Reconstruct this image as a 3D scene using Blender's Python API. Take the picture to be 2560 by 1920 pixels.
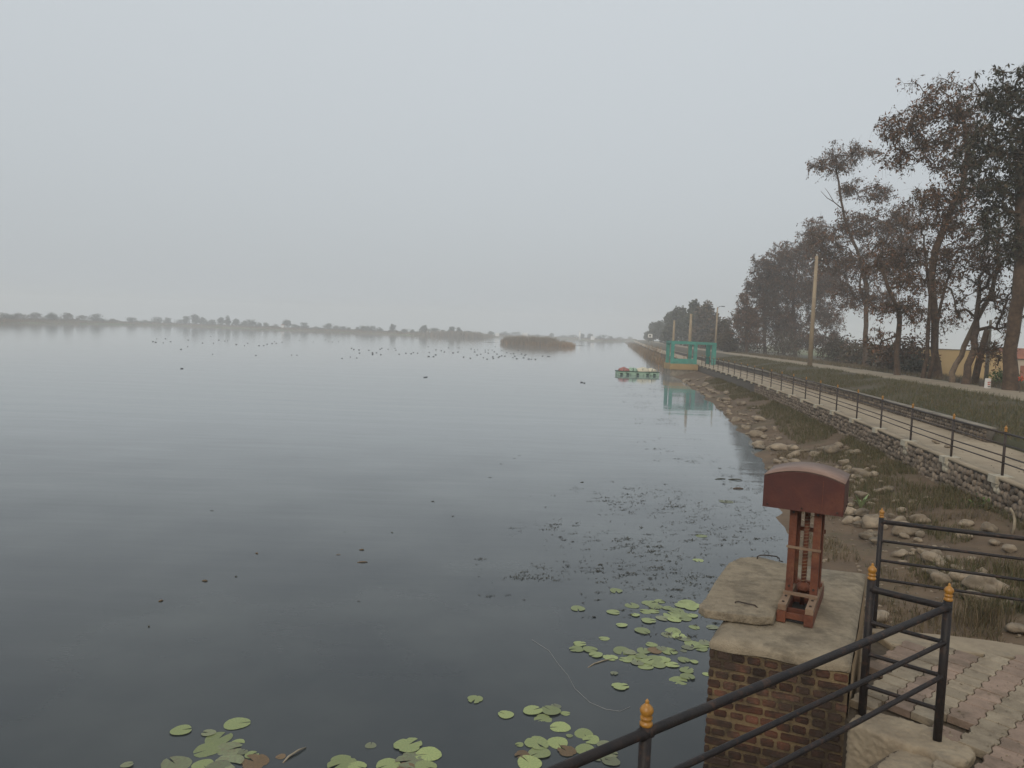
import bpy, bmesh, math, random
import numpy as np
from mathutils import Vector, Matrix, Quaternion, noise

R = math.radians
scene = bpy.context.scene
for o in list(bpy.data.objects):
    bpy.data.objects.remove(o)
C = scene.collection

# ------------------------------------------------------------------ camera
FPX, W0, H0 = 1850.0, 2560.0, 1920.0
PITCH, ROLL, CAMZ = R(3.96), R(2.1), 4.3
cam_data = bpy.data.cameras.new('camera')
cam_data.sensor_width = 36.0
cam_data.lens = 36.0 * FPX / W0
cam_data.clip_start = 0.05
cam_data.clip_end = 6000
cam = bpy.data.objects.new('camera', cam_data)
C.objects.link(cam)
cam.matrix_world = Matrix.Translation((0, 0, CAMZ)) @ Matrix.Rotation(R(90) - PITCH, 4, 'X') @ Matrix.Rotation(ROLL, 4, 'Z')
scene.camera = cam
CAMR = cam.matrix_world.to_3x3()

# ------------------------------------------------------------------ sky, sun, exposure
world = bpy.data.worlds.new('World')
scene.world = world
world.use_nodes = True
SUN_EL, SUN_AZ = R(34), R(205)       # azimuth measured clockwise from +Y (behind the viewer, a little to the left)
wn, wl = world.node_tree.nodes, world.node_tree.links
wn.clear()
sky = wn.new('ShaderNodeTexSky')
sky.sky_type = 'NISHITA'
sky.sun_disc = False
sky.sun_elevation = SUN_EL
sky.sun_rotation = SUN_AZ
sky.air_density = 1.2
sky.dust_density = 6.0
sky.ozone_density = 1.0
hs = wn.new('ShaderNodeHueSaturation')
hs.inputs['Saturation'].default_value = 0.35
wl.new(sky.outputs[0], hs.inputs['Color'])
mixw = wn.new('ShaderNodeMix')
mixw.data_type = 'RGBA'
mixw.inputs['Factor'].default_value = 0.80
wl.new(hs.outputs[0], mixw.inputs['A'])
tcw = wn.new('ShaderNodeTexCoord')
sep = wn.new('ShaderNodeSeparateXYZ')
wl.new(tcw.outputs['Generated'], sep.inputs[0])
ele = wn.new('ShaderNodeMapRange')                    # overcast: brighter with elevation, the same all round
ele.inputs['From Min'].default_value = 0.0
ele.inputs['From Max'].default_value = 1.0
ele.inputs['To Min'].default_value = 0.90
ele.inputs['To Max'].default_value = 1.55
wl.new(sep.outputs['Z'], ele.inputs['Value'])
grey = wn.new('ShaderNodeMix')
grey.data_type = 'RGBA'
grey.blend_type = 'MULTIPLY'
grey.inputs['Factor'].default_value = 1.0
grey.inputs['A'].default_value = (5.86, 6.30, 6.62, 1)
wl.new(ele.outputs['Result'], grey.inputs['B'])
wl.new(grey.outputs['Result'], mixw.inputs['B'])
bg = wn.new('ShaderNodeBackground')
bg.inputs['Strength'].default_value = 0.10
wl.new(mixw.outputs['Result'], bg.inputs['Color'])
wo = wn.new('ShaderNodeOutputWorld')
wl.new(bg.outputs[0], wo.inputs['Surface'])

sun_data = bpy.data.lights.new('sun', 'SUN')
sun_data.energy = 1.1
sun_data.angle = R(12)
sun_data.color = (1.0, 0.86, 0.68)
sun = bpy.data.objects.new('sun', sun_data)
C.objects.link(sun)
sdir = Vector((math.sin(SUN_AZ) * math.cos(SUN_EL), math.cos(SUN_AZ) * math.cos(SUN_EL), math.sin(SUN_EL)))
sun.rotation_euler = sdir.to_track_quat('Z', 'Y').to_euler()
sun.location = (0, 0, 60)

vs = scene.view_settings
vs.view_transform = 'Standard'
vs.look = 'None'
vs.exposure = 0.0
vs.gamma = 1.0
vs.use_curve_mapping = False
scene.cycles.use_denoising = True
scene.cycles.max_bounces = 6
scene.cycles.diffuse_bounces = 3
scene.cycles.glossy_bounces = 3
scene.cycles.transparent_max_bounces = 8
scene.cycles.volume_bounces = 3
scene.cycles.sample_clamp_indirect = 4.0

# ------------------------------------------------------------------ helpers
def ray(px, py):
    return CAMR @ Vector(((px - W0 / 2) / FPX, -(py - H0 / 2) / FPX, -1.0))

def P(px, py, z=0.0):                 # the point of the photograph that lies on the level z
    d = ray(px, py)
    t = (z - CAMZ) / d.z
    return Vector((d.x * t, d.y * t, z))

def PD(px, py, Y):                    # the point of the photograph at the distance Y
    d = ray(px, py)
    t = Y / d.y
    return Vector((d.x * t, Y, CAMZ + d.z * t))

rng = np.random.default_rng(7)

def interp(tab, v):
    xs = [a for a, b in tab]
    ys = [b for a, b in tab]
    return float(np.interp(v, xs, ys))

class MB:
    def __init__(self):
        self.v, self.f = [], []
    def add(self, verts, faces):
        b = len(self.v)
        self.v.extend([tuple(x) for x in verts])
        self.f.extend([tuple(i + b for i in f) for f in faces])
        return self
    def box(self, c, s, rz=0.0, taper=1.0):
        cx, cy, cz = c
        hx, hy, hz = s[0] / 2, s[1] / 2, s[2] / 2
        ca, sa = math.cos(rz), math.sin(rz)
        vs_ = []
        for z, k in ((-hz, 1.0), (hz, taper)):
            for x, y in ((-hx, -hy), (hx, -hy), (hx, hy), (-hx, hy)):
                x2, y2 = x * k, y * k
                vs_.append((cx + x2 * ca - y2 * sa, cy + x2 * sa + y2 * ca, cz + z))
        return self.add(vs_, [(3, 2, 1, 0), (4, 5, 6, 7), (0, 1, 5, 4), (1, 2, 6, 5), (2, 3, 7, 6), (3, 0, 4, 7)])
    def prism(self, poly, z0, z1):    # poly counter-clockwise seen from above
        n = len(poly)
        vs_ = [(p[0], p[1], z0) for p in poly] + [(p[0], p[1], z1) for p in poly]
        fs = [tuple(range(n - 1, -1, -1)), tuple(range(n, 2 * n))]
        fs += [(i, (i + 1) % n, n + (i + 1) % n, n + i) for i in range(n)]
        return self.add(vs_, fs)
    def bar(self, a, b, w, h, up=(0, 0, 1)):     # square bar from a to b
        a, b = Vector(a), Vector(b)
        d = (b - a).normalized()
        u = Vector(up)
        s = d.cross(u)
        if s.length < 1e-4:
            s = d.cross(Vector((1, 0, 0)))
        s.normalize()
        t = s.cross(d).normalized()
        vs_ = []
        for p in (a, b):
            for i, j in ((-1, -1), (1, -1), (1, 1), (-1, 1)):
                vs_.append(p + s * (i * w / 2) + t * (j * h / 2))
        return self.add(vs_, [(0, 1, 2, 3), (7, 6, 5, 4), (0, 4, 5, 1), (1, 5, 6, 2), (2, 6, 7, 3), (3, 7, 4, 0)])
    def tube(self, pts, rad, sides=6, cap=True):
        pts = [Vector(p) for p in pts]
        if not hasattr(rad, '__len__'):
            rad = [rad] * len(pts)
        vs_, fs = [], []
        ref = None
        for i, p in enumerate(pts):
            d = (pts[min(i + 1, len(pts) - 1)] - pts[max(i - 1, 0)])
            if d.length < 1e-9:
                d = Vector((0, 0, 1))
            d.normalize()
            if ref is None:
                ref = d.orthogonal().normalized()
            s = (ref - d * ref.dot(d))
            if s.length < 1e-5:
                s = d.orthogonal()
            s.normalize()
            ref = s
            t = d.cross(s)
            for k in range(sides):
                a = 2 * math.pi * k / sides
                vs_.append(p + (s * math.cos(a) + t * math.sin(a)) * rad[i])
        for i in range(len(pts) - 1):
            for k in range(sides):
                a, b = i * sides + k, i * sides + (k + 1) % sides
                fs.append((a, b, b + sides, a + sides))
        if cap:
            fs.append(tuple(range(sides - 1, -1, -1)))
            fs.append(tuple((len(pts) - 1) * sides + k for k in range(sides)))
        return self.add(vs_, fs)
    def lathe(self, prof, c, sides=14):
        vs_, fs = [], []
        for r, z in prof:
            for k in range(sides):
                a = 2 * math.pi * k / sides
                vs_.append((c[0] + r * math.cos(a), c[1] + r * math.sin(a), c[2] + z))
        for i in range(len(prof) - 1):
            for k in range(sides):
                a, b = i * sides + k, i * sides + (k + 1) % sides
                fs.append((a, b, b + sides, a + sides))
        fs.append(tuple(range(sides - 1, -1, -1)))
        fs.append(tuple((len(prof) - 1) * sides + k for k in range(sides)))
        return self.add(vs_, fs)
    def mesh(self, name, smooth=False):
        me = bpy.data.meshes.new(name)
        me.from_pydata(self.v, [], self.f)
        if smooth:
            me.polygons.foreach_set('use_smooth', [True] * len(me.polygons))
        me.update()
        return me
    def build(self, name, mat, parent=None, smooth=False):
        return link(name, self.mesh(name, smooth), mat, parent)

def link(name, me, mat=None, parent=None):
    if mat is not None and len(me.materials) == 0:
        me.materials.append(mat)
    o = bpy.data.objects.new(name, me)
    C.objects.link(o)
    if parent is not None:
        o.parent = parent
        o.matrix_parent_inverse = PINV[parent.name] if parent.name in PINV else parent.matrix_basis.inverted()
    return o

PINV = {}

def empty(name, loc, label, cat, group=None):
    o = bpy.data.objects.new(name, None)
    C.objects.link(o)
    o.location = loc
    o.empty_display_size = 0.2
    PINV[o.name] = Matrix.Translation(-Vector(loc))
    return tag(o, label, cat, group)

def tag(o, label, cat, group=None):
    o['label'] = label
    o['category'] = cat
    if group:
        o['group'] = group
    return o

def struct(o):
    o['kind'] = 'structure'
    return o

def stuff(o, label=None, cat=None):
    o['kind'] = 'stuff'
    if label:
        o['label'] = label
        o['category'] = cat
    return o

def bevel(o, w, seg=2):
    m = o.modifiers.new('bevel', 'BEVEL')
    m.width = w
    m.segments = seg
    m.limit_method = 'ANGLE'
    m.angle_limit = R(35)
    return o

def raw_mesh(name, V, F, smooth=False):       # numpy arrays, all faces of one size
    V = np.asarray(V, dtype=np.float32)
    F = np.asarray(F, dtype=np.int32)
    me = bpy.data.meshes.new(name)
    k = F.shape[1]
    me.vertices.add(len(V))
    me.vertices.foreach_set('co', V.ravel())
    me.loops.add(F.size)
    me.loops.foreach_set('vertex_index', F.ravel())
    me.polygons.add(len(F))
    me.polygons.foreach_set('loop_start', np.arange(0, F.size, k, dtype=np.int32))
    if smooth:
        me.polygons.foreach_set('use_smooth', np.ones(len(F), dtype=bool))
    me.update(calc_edges=True)
    return me

# ------------------------------------------------------------------ materials
def mat(name, c1, c2=None, scale=6.0, rough=0.8, bump=0.0, bscale=None, island=0.0, spec=0.3, metal=0.0,
        stain=None, stain_scale=1.2, stain_pos=0.55, stain_amt=0.8, detail=6.0, coords='Object', objrand=0.0, trans=0.0):
    m = bpy.data.materials.new(name)
    m.use_nodes = True
    n, l = m.node_tree.nodes, m.node_tree.links
    b = n['Principled BSDF']
    b.inputs['Roughness'].default_value = rough
    b.inputs['Specular IOR Level'].default_value = spec
    b.inputs['Metallic'].default_value = metal
    tc = n.new('ShaderNodeTexCoord')
    co = n.new('ShaderNodeNewGeometry').outputs['Position'] if coords == 'World' else tc.outputs[coords]
    if c2 is None:
        c2 = tuple(x * 0.75 for x in c1)
    nz = n.new('ShaderNodeTexNoise')
    nz.inputs['Scale'].default_value = scale
    nz.inputs['Detail'].default_value = detail
    nz.inputs['Roughness'].default_value = 0.65
    l.new(co, nz.inputs['Vector'])
    rp = n.new('ShaderNodeValToRGB')
    rp.color_ramp.elements[0].position = 0.32
    rp.color_ramp.elements[0].color = (*c2, 1)
    rp.color_ramp.elements[1].position = 0.68
    rp.color_ramp.elements[1].color = (*c1, 1)
    l.new(nz.outputs['Fac'], rp.inputs['Fac'])
    col = rp.outputs['Color']
    if stain is not None:
        nz2 = n.new('ShaderNodeTexNoise')
        nz2.inputs['Scale'].default_value = stain_scale
        nz2.inputs['Detail'].default_value = 8
        nz2.inputs['Roughness'].default_value = 0.7
        l.new(co, nz2.inputs['Vector'])
        rs = n.new('ShaderNodeValToRGB')
        rs.color_ramp.elements[0].position = stain_pos - 0.06
        rs.color_ramp.elements[0].color = (0, 0, 0, 1)
        rs.color_ramp.elements[1].position = stain_pos + 0.08
        rs.color_ramp.elements[1].color = (stain_amt,) * 3 + (1,)
        l.new(nz2.outputs['Fac'], rs.inputs['Fac'])
        mx = n.new('ShaderNodeMix')
        mx.data_type = 'RGBA'
        l.new(rs.outputs['Color'], mx.inputs['Factor'])
        l.new(col, mx.inputs['A'])
        mx.inputs['B'].default_value = (*stain, 1)
        col = mx.outputs['Result']
    if island > 0 or objrand > 0:
        src = n.new('ShaderNodeNewGeometry').outputs['Random Per Island'] if island > 0 else n.new('ShaderNodeObjectInfo').outputs['Random']
        amt = island or objrand
        mr = n.new('ShaderNodeMapRange')
        mr.inputs['To Min'].default_value = 1 - amt
        mr.inputs['To Max'].default_value = 1 + amt
        l.new(src, mr.inputs['Value'])
        hv = n.new('ShaderNodeHueSaturation')
        l.new(col, hv.inputs['Color'])
        l.new(mr.outputs['Result'], hv.inputs['Value'])
        col = hv.outputs['Color']
    l.new(col, b.inputs['Base Color'])
    if bump > 0:
        nb = n.new('ShaderNodeTexNoise')
        nb.inputs['Scale'].default_value = bscale or scale * 4
        nb.inputs['Detail'].default_value = 6
        l.new(co, nb.inputs['Vector'])
        bp = n.new('ShaderNodeBump')
        bp.inputs['Strength'].default_value = bump
        bp.inputs['Distance'].default_value = 0.02
        l.new(nb.outputs['Fac'], bp.inputs['Height'])
        l.new(bp.outputs['Normal'], b.inputs['Normal'])
    return m

def leaf_mat(name, cols, rough=0.6):          # colour chosen leaf by leaf
    m = bpy.data.materials.new(name)
    m.use_nodes = True
    n, l = m.node_tree.nodes, m.node_tree.links
    b = n['Principled BSDF']
    b.inputs['Roughness'].default_value = rough
    b.inputs['Specular IOR Level'].default_value = 0.25
    g = n.new('ShaderNodeNewGeometry')
    rp = n.new('ShaderNodeValToRGB')
    rp.color_ramp.elements[0].color = (*cols[0], 1)
    rp.color_ramp.elements[-1].color = (*cols[-1], 1)
    for i, c in enumerate(cols[1:-1]):
        e = rp.color_ramp.elements.new((i + 1) / (len(cols) - 1))
        e.color = (*c, 1)
    l.new(g.outputs['Random Per Island'], rp.inputs['Fac'])
    l.new(rp.outputs['Color'], b.inputs['Base Color'])
    return m

M = {}
M['concrete'] = mat('concrete', (0.30, 0.245, 0.17), (0.19, 0.15, 0.105), 3.0, 0.9, 0.35, 30, stain=(0.13, 0.115, 0.09), stain_scale=2.5, stain_pos=0.58, stain_amt=0.6, coords='World')
M['cap_concrete'] = mat('cap_concrete', (0.285, 0.235, 0.165), (0.18, 0.145, 0.10), 7.0, 0.92, 0.6, 70, stain=(0.11, 0.09, 0.065), stain_scale=3.2, stain_pos=0.54, stain_amt=0.7)
M['path'] = mat('path_concrete', (0.34, 0.275, 0.195), (0.25, 0.20, 0.14), 1.2, 0.92, 0.2, 18, stain=(0.15, 0.125, 0.095), stain_scale=0.5, stain_pos=0.60, stain_amt=0.6)
M['white_block'] = mat('white_painted_block', (0.50, 0.45, 0.35), (0.33, 0.29, 0.22), 5.0, 0.85, 0.2, 30, stain=(0.2, 0.18, 0.15), stain_scale=4, stain_pos=0.6, stain_amt=0.8)
M['stone'] = mat('wall_stone', (0.215, 0.17, 0.125), (0.115, 0.09, 0.07), 5.0, 0.9, 0.4, 25, objrand=0.45, coords='World')
M['stone_mass'] = mat('wall_stone_mass', (0.215, 0.17, 0.125), (0.115, 0.09, 0.07), 5.0, 0.9, 0.4, 25, island=0.45)
M['mortar'] = mat('dark_mortar', (0.11, 0.095, 0.078), (0.06, 0.052, 0.044), 6.0, 0.95, 0.4, 30)
M['cope'] = mat('cope_concrete', (0.27, 0.235, 0.185), (0.17, 0.15, 0.12), 2.0, 0.92, 0.3, 25, stain=(0.09, 0.08, 0.065), stain_scale=1.5, stain_pos=0.55, stain_amt=0.7)
M['rock'] = mat('bank_rock', (0.30, 0.24, 0.17), (0.17, 0.135, 0.098), 3.0, 0.88, 0.6, 16, objrand=0.22, stain=(0.10, 0.082, 0.06), stain_scale=2.6, stain_pos=0.53, stain_amt=0.75, coords='World')
M['pebbles'] = mat('pebbles', (0.22, 0.175, 0.125), (0.12, 0.095, 0.07), 3.0, 0.9, island=0.35)
M['soil'] = mat('bank_soil', (0.15, 0.103, 0.064), (0.085, 0.060, 0.040), 1.1, 0.95, 0.6, 12, stain=(0.055, 0.06, 0.028), stain_scale=0.5, stain_pos=0.58, stain_amt=0.6)
M['embank'] = mat('embankment_soil', (0.10, 0.078, 0.052), (0.06, 0.05, 0.033), 0.8, 0.95, 0.6, 9, stain=(0.045, 0.05, 0.024), stain_scale=0.35, stain_pos=0.5, stain_amt=0.7)
M['road'] = mat('dirt_road', (0.27, 0.22, 0.155), (0.19, 0.155, 0.11), 0.6, 0.95, 0.3, 8)
M['field'] = mat('field', (0.17, 0.135, 0.075), (0.09, 0.085, 0.04), 0.05, 0.95, stain=(0.075, 0.115, 0.03), stain_scale=0.02, stain_pos=0.52, stain_amt=0.9)
M['iron'] = mat('black_painted_iron', (0.012, 0.011, 0.012), (0.024, 0.018, 0.016), 9.0, 0.5, 0.12, 60, spec=0.22, stain=(0.075, 0.04, 0.026), stain_scale=14, stain_pos=0.60, stain_amt=0.75)
M['iron_far'] = mat('weathered_black_iron', (0.030, 0.024, 0.022), (0.055, 0.036, 0.028), 6.0, 0.6, spec=0.4)
M['gold'] = mat('gold_paint', (0.42, 0.20, 0.03), (0.25, 0.11, 0.015), 30.0, 0.38, 0.1, 60, spec=0.5, stain=(0.16, 0.06, 0.015), stain_scale=40, stain_pos=0.62, stain_amt=0.7)
M['red_paint'] = mat('red_oxide_paint', (0.088, 0.024, 0.016), (0.055, 0.017, 0.014), 3.0, 0.5, 0.08, 40, spec=0.45, stain=(0.12, 0.042, 0.022), stain_scale=3, stain_pos=0.6, stain_amt=0.6)
M['hood_roof'] = mat('dusty_red_sheet', (0.24, 0.155, 0.115), (0.16, 0.095, 0.07), 4.0, 0.55, 0.1, 30, spec=0.5)
M['rust'] = mat('rusty_red_steel', (0.16, 0.055, 0.028), (0.085, 0.030, 0.019), 7.0, 0.7, 0.25, 50, stain=(0.20, 0.10, 0.05), stain_scale=5, stain_pos=0.6, stain_amt=0.7)
M['dusty_steel'] = mat('dusty_steel', (0.25, 0.175, 0.115), (0.16, 0.10, 0.065), 6.0, 0.85, 0.2, 50)
M['rebar'] = mat('rebar', (0.03, 0.024, 0.02), (0.05, 0.032, 0.024), 20, 0.7)
M['brick'] = mat('pier_brick', (0.16, 0.066, 0.038), (0.085, 0.042, 0.028), 7.0, 0.92, 0.35, 60, objrand=0.4, stain=(0.034, 0.027, 0.021), stain_scale=1.6, stain_pos=0.46, stain_amt=0.85, coords='World')
M['brick_mortar'] = mat('brick_mortar', (0.24, 0.175, 0.095), (0.155, 0.11, 0.06), 6.0, 0.95, 0.4, 60, stain=(0.045, 0.035, 0.026), stain_scale=1.6, stain_pos=0.50, stain_amt=0.85, coords='World')
M['plaster'] = mat('ochre_plaster', (0.34, 0.23, 0.125), (0.24, 0.165, 0.095), 5.0, 0.92, 0.3, 40)
M['paver_red'] = mat('paver_red', (0.27, 0.195, 0.148), (0.195, 0.14, 0.105), 7.0, 0.92, 0.4, 60, objrand=0.18, stain=(0.125, 0.095, 0.067), stain_scale=3.2, stain_pos=0.54, stain_amt=0.7, coords='World')
M['paver_grey'] = mat('paver_grey', (0.29, 0.24, 0.172), (0.21, 0.17, 0.12), 7.0, 0.92, 0.4, 60, objrand=0.18, stain=(0.135, 0.105, 0.073), stain_scale=3.2, stain_pos=0.54, stain_amt=0.7, coords='World')
M['joint_sand'] = mat('joint_sand', (0.10, 0.078, 0.055), (0.06, 0.046, 0.033), 10, 0.95, 0.5, 50)
M['bark'] = mat('bark', (0.115, 0.076, 0.050), (0.048, 0.033, 0.024), 4.0, 0.95, 0.8, 9)
M['bark_pale'] = mat('bark_pale', (0.17, 0.125, 0.085), (0.085, 0.062, 0.045), 4.0, 0.95, 0.8, 9)
M['bark_far'] = mat('bark_far', (0.05, 0.042, 0.035))
M['leaf_brown'] = leaf_mat('leaf_brown', [(0.048, 0.036, 0.021), (0.095, 0.058, 0.033), (0.16, 0.078, 0.042), (0.062, 0.048, 0.025), (0.20, 0.095, 0.050), (0.085, 0.053, 0.031)])
M['leaf_dark'] = leaf_mat('leaf_dark', [(0.026, 0.028, 0.017), (0.050, 0.048, 0.026), (0.040, 0.038, 0.022), (0.090, 0.060, 0.034)])
M['leaf_rust'] = leaf_mat('leaf_rust', [(0.10, 0.050, 0.026), (0.050, 0.034, 0.020), (0.14, 0.068, 0.034), (0.035, 0.032, 0.016)])
M['leaf_far'] = leaf_mat('leaf_far', [(0.035, 0.042, 0.022), (0.055, 0.060, 0.028), (0.045, 0.045, 0.026), (0.07, 0.062, 0.035)])
M['leaf_farbrown'] = leaf_mat('leaf_farbrown', [(0.10, 0.066, 0.040), (0.07, 0.050, 0.03), (0.055, 0.052, 0.028), (0.13, 0.085, 0.05)])
M['grass'] = leaf_mat('grass', [(0.050, 0.056, 0.022), (0.085, 0.080, 0.034), (0.13, 0.10, 0.052), (0.060, 0.064, 0.025), (0.17, 0.125, 0.068)])
M['grass_dry'] = leaf_mat('grass_dry', [(0.10, 0.075, 0.040), (0.15, 0.11, 0.06), (0.055, 0.055, 0.024), (0.19, 0.14, 0.08), (0.07, 0.05, 0.03)])
M['reed'] = leaf_mat('reed', [(0.21, 0.145, 0.085), (0.14, 0.105, 0.062), (0.27, 0.175, 0.095), (0.12, 0.10, 0.06)])
M['reed_dark'] = leaf_mat('reed_dark', [(0.17, 0.13, 0.085), (0.22, 0.16, 0.10), (0.13, 0.11, 0.07), (0.25, 0.17, 0.10)])
M['reed_base'] = leaf_mat('reed_base', [(0.36, 0.215, 0.10), (0.26, 0.165, 0.085), (0.40, 0.24, 0.11), (0.22, 0.15, 0.07)])
M['green_leaf'] = leaf_mat('green_leaf', [(0.06, 0.10, 0.03), (0.10, 0.15, 0.045), (0.04, 0.07, 0.02)])
M['aloe'] = leaf_mat('aloe', [(0.14, 0.20, 0.08), (0.22, 0.27, 0.13)])
M['pad'] = mat('lily_pad', (0.27, 0.31, 0.11), (0.18, 0.22, 0.075), 9.0, 0.42, 0.15, 40, objrand=0.36, spec=0.5, stain=(0.20, 0.15, 0.06), stain_scale=8, stain_pos=0.60, stain_amt=0.7)
M['pad_dull'] = mat('lily_pad_sunken', (0.17, 0.19, 0.085), (0.11, 0.12, 0.06), 9.0, 0.35, 0.15, 40, objrand=0.3, spec=0.5, stain=(0.12, 0.08, 0.045), stain_scale=6, stain_pos=0.55, stain_amt=0.8)
M['pad_brown'] = mat('lily_pad_withered', (0.19, 0.115, 0.055), (0.10, 0.075, 0.04), 9.0, 0.5, 0.3, 40, objrand=0.3)
M['weed'] = leaf_mat('weed', [(0.016, 0.016, 0.012), (0.03, 0.028, 0.018), (0.05, 0.045, 0.025), (0.022, 0.02, 0.014)])
M['bird'] = mat('bird_plumage', (0.020, 0.019, 0.019), (0.012, 0.012, 0.012), 30, 0.7)
M['bill'] = mat('bill', (0.45, 0.42, 0.38), None, 30, 0.5)
M['yellow_wall'] = mat('yellow_wall', (0.52, 0.37, 0.185), (0.42, 0.295, 0.15), 0.4, 0.9, stain=(0.30, 0.20, 0.10), stain_scale=0.25, stain_pos=0.62, stain_amt=0.5)
M['teal'] = mat('teal_paint', (0.075, 0.28, 0.225), (0.05, 0.20, 0.165), 2.0, 0.6, spec=0.3, stain=(0.11, 0.17, 0.14), stain_scale=1.5, stain_pos=0.56, stain_amt=0.6)
M['teal_dark'] = mat('teal_paint_deep', (0.028, 0.17, 0.13), (0.02, 0.12, 0.10), 2.0, 0.5, spec=0.4)
M['ochre'] = mat('ochre_plinth', (0.36, 0.255, 0.125), (0.25, 0.18, 0.095), 1.0, 0.9)
M['pole'] = mat('pole_concrete', (0.34, 0.27, 0.18), (0.25, 0.195, 0.135), 1.5, 0.9)
M['white'] = mat('white_paint', (0.72, 0.70, 0.66), (0.55, 0.53, 0.50), 4.0, 0.7)
M['red_mark'] = mat('red_mark', (0.50, 0.06, 0.04), None, 8, 0.7)
M['dark_mark'] = mat('dark_mark', (0.03, 0.03, 0.03), None, 8, 0.7)
M['roof'] = mat('red_roof', (0.30, 0.12, 0.075), (0.2, 0.085, 0.055), 1.0, 0.9)
M['house'] = mat('house_wall', (0.52, 0.44, 0.34), (0.42, 0.35, 0.27), 0.5, 0.9)
M['house_white'] = mat('house_white', (0.75, 0.74, 0.72), (0.62, 0.61, 0.6), 0.5, 0.9)
M['window'] = mat('window_dark', (0.05, 0.05, 0.055), None, 2, 0.3)
M['hull'] = mat('hull_pale_green', (0.33, 0.46, 0.34), (0.24, 0.35, 0.26), 2.5, 0.6, stain=(0.05, 0.065, 0.05), stain_scale=3, stain_pos=0.56, stain_amt=0.8)
M['hull_dark'] = mat('hull_dark_green', (0.035, 0.09, 0.06), (0.03, 0.05, 0.04), 3, 0.6)
M['cream'] = mat('cream_tarpaulin', (0.60, 0.55, 0.42), (0.46, 0.41, 0.31), 3, 0.8, stain=(0.2, 0.19, 0.14), stain_scale=3, stain_pos=0.6)
M['boat_red'] = mat('faded_red_cloth', (0.36, 0.15, 0.13), (0.25, 0.11, 0.095), 3, 0.8)
M['stick'] = mat('pale_stick', (0.33, 0.28, 0.20), (0.2, 0.165, 0.12), 8, 0.85)
M['plastic'] = mat('white_plastic_bag', (0.75, 0.74, 0.72), (0.6, 0.59, 0.57), 8, 0.5)
M['line'] = mat('fishing_line', (0.35, 0.35, 0.34), None, 8, 0.4)
M['flower'] = mat('orange_red_flower', (0.55, 0.09, 0.04), (0.4, 0.06, 0.03), 8, 0.7)

# water: a dark body, painted paler far out for sky sheen, under a mirror of the sky
def water_material():
    m = bpy.data.materials.new('lake_water')
    m.use_nodes = True
    n, l = m.node_tree.nodes, m.node_tree.links
    b = n['Principled BSDF']
    b.inputs['Roughness'].default_value = 0.045
    b.inputs['IOR'].default_value = 1.38
    b.inputs['Specular IOR Level'].default_value = 0.5
    tc = n.new('ShaderNodeTexCoord')
    nz = n.new('ShaderNodeTexNoise')
    nz.inputs['Scale'].default_value = 0.35
    nz.inputs['Detail'].default_value = 5
    l.new(tc.outputs['Object'], nz.inputs['Vector'])
    rp = n.new('ShaderNodeValToRGB')
    rp.color_ramp.elements[0].position = 0.35
    rp.color_ramp.elements[0].color = (0.020, 0.026, 0.030, 1)
    rp.color_ramp.elements[1].position = 0.7
    rp.color_ramp.elements[1].color = (0.034, 0.038, 0.036, 1)
    l.new(nz.outputs['Fac'], rp.inputs['Fac'])
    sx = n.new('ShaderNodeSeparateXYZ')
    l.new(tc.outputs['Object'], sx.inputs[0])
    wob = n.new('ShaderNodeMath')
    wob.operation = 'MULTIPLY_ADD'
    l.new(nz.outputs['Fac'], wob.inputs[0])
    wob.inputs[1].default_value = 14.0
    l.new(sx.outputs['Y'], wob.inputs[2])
    far_sheen = n.new('ShaderNodeMapRange')  # distance mask that paints extra sky brightness into the open water
    far_sheen.interpolation_type = 'SMOOTHSTEP'
    far_sheen.inputs['From Min'].default_value = 10.0
    far_sheen.inputs['From Max'].default_value = 46.0
    l.new(wob.outputs[0], far_sheen.inputs['Value'])
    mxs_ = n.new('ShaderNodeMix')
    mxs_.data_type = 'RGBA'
    l.new(far_sheen.outputs['Result'], mxs_.inputs['Factor'])
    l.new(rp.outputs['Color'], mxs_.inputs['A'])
    mxs_.inputs['B'].default_value = (0.175, 0.20, 0.21, 1)  # pale body colour standing in for stronger sky reflection far out
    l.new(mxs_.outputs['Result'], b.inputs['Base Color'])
    prev = None
    for sc_, st, dist, rot in (((0.10, 0.45, 1), 0.03, 0.05, 0.12), ((0.5, 2.2, 1), 0.018, 0.02, -0.15), ((2.5, 8.0, 1), 0.010, 0.006, 0.2)):
        mp = n.new('ShaderNodeMapping')
        mp.inputs['Scale'].default_value = sc_
        mp.inputs['Rotation'].default_value = (0, 0, rot)
        l.new(tc.outputs['Object'], mp.inputs['Vector'])
        w = n.new('ShaderNodeTexNoise')
        w.inputs['Scale'].default_value = 1.0
        w.inputs['Detail'].default_value = 3
        l.new(mp.outputs['Vector'], w.inputs['Vector'])
        bp = n.new('ShaderNodeBump')
        bp.inputs['Strength'].default_value = st
        bp.inputs['Distance'].default_value = dist * 10
        l.new(w.outputs['Fac'], bp.inputs['Height'])
        if prev is not None:
            l.new(prev, bp.inputs['Normal'])
        prev = bp.outputs['Normal']
    l.new(prev, b.inputs['Normal'])
    return m
M['water'] = water_material()

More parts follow.
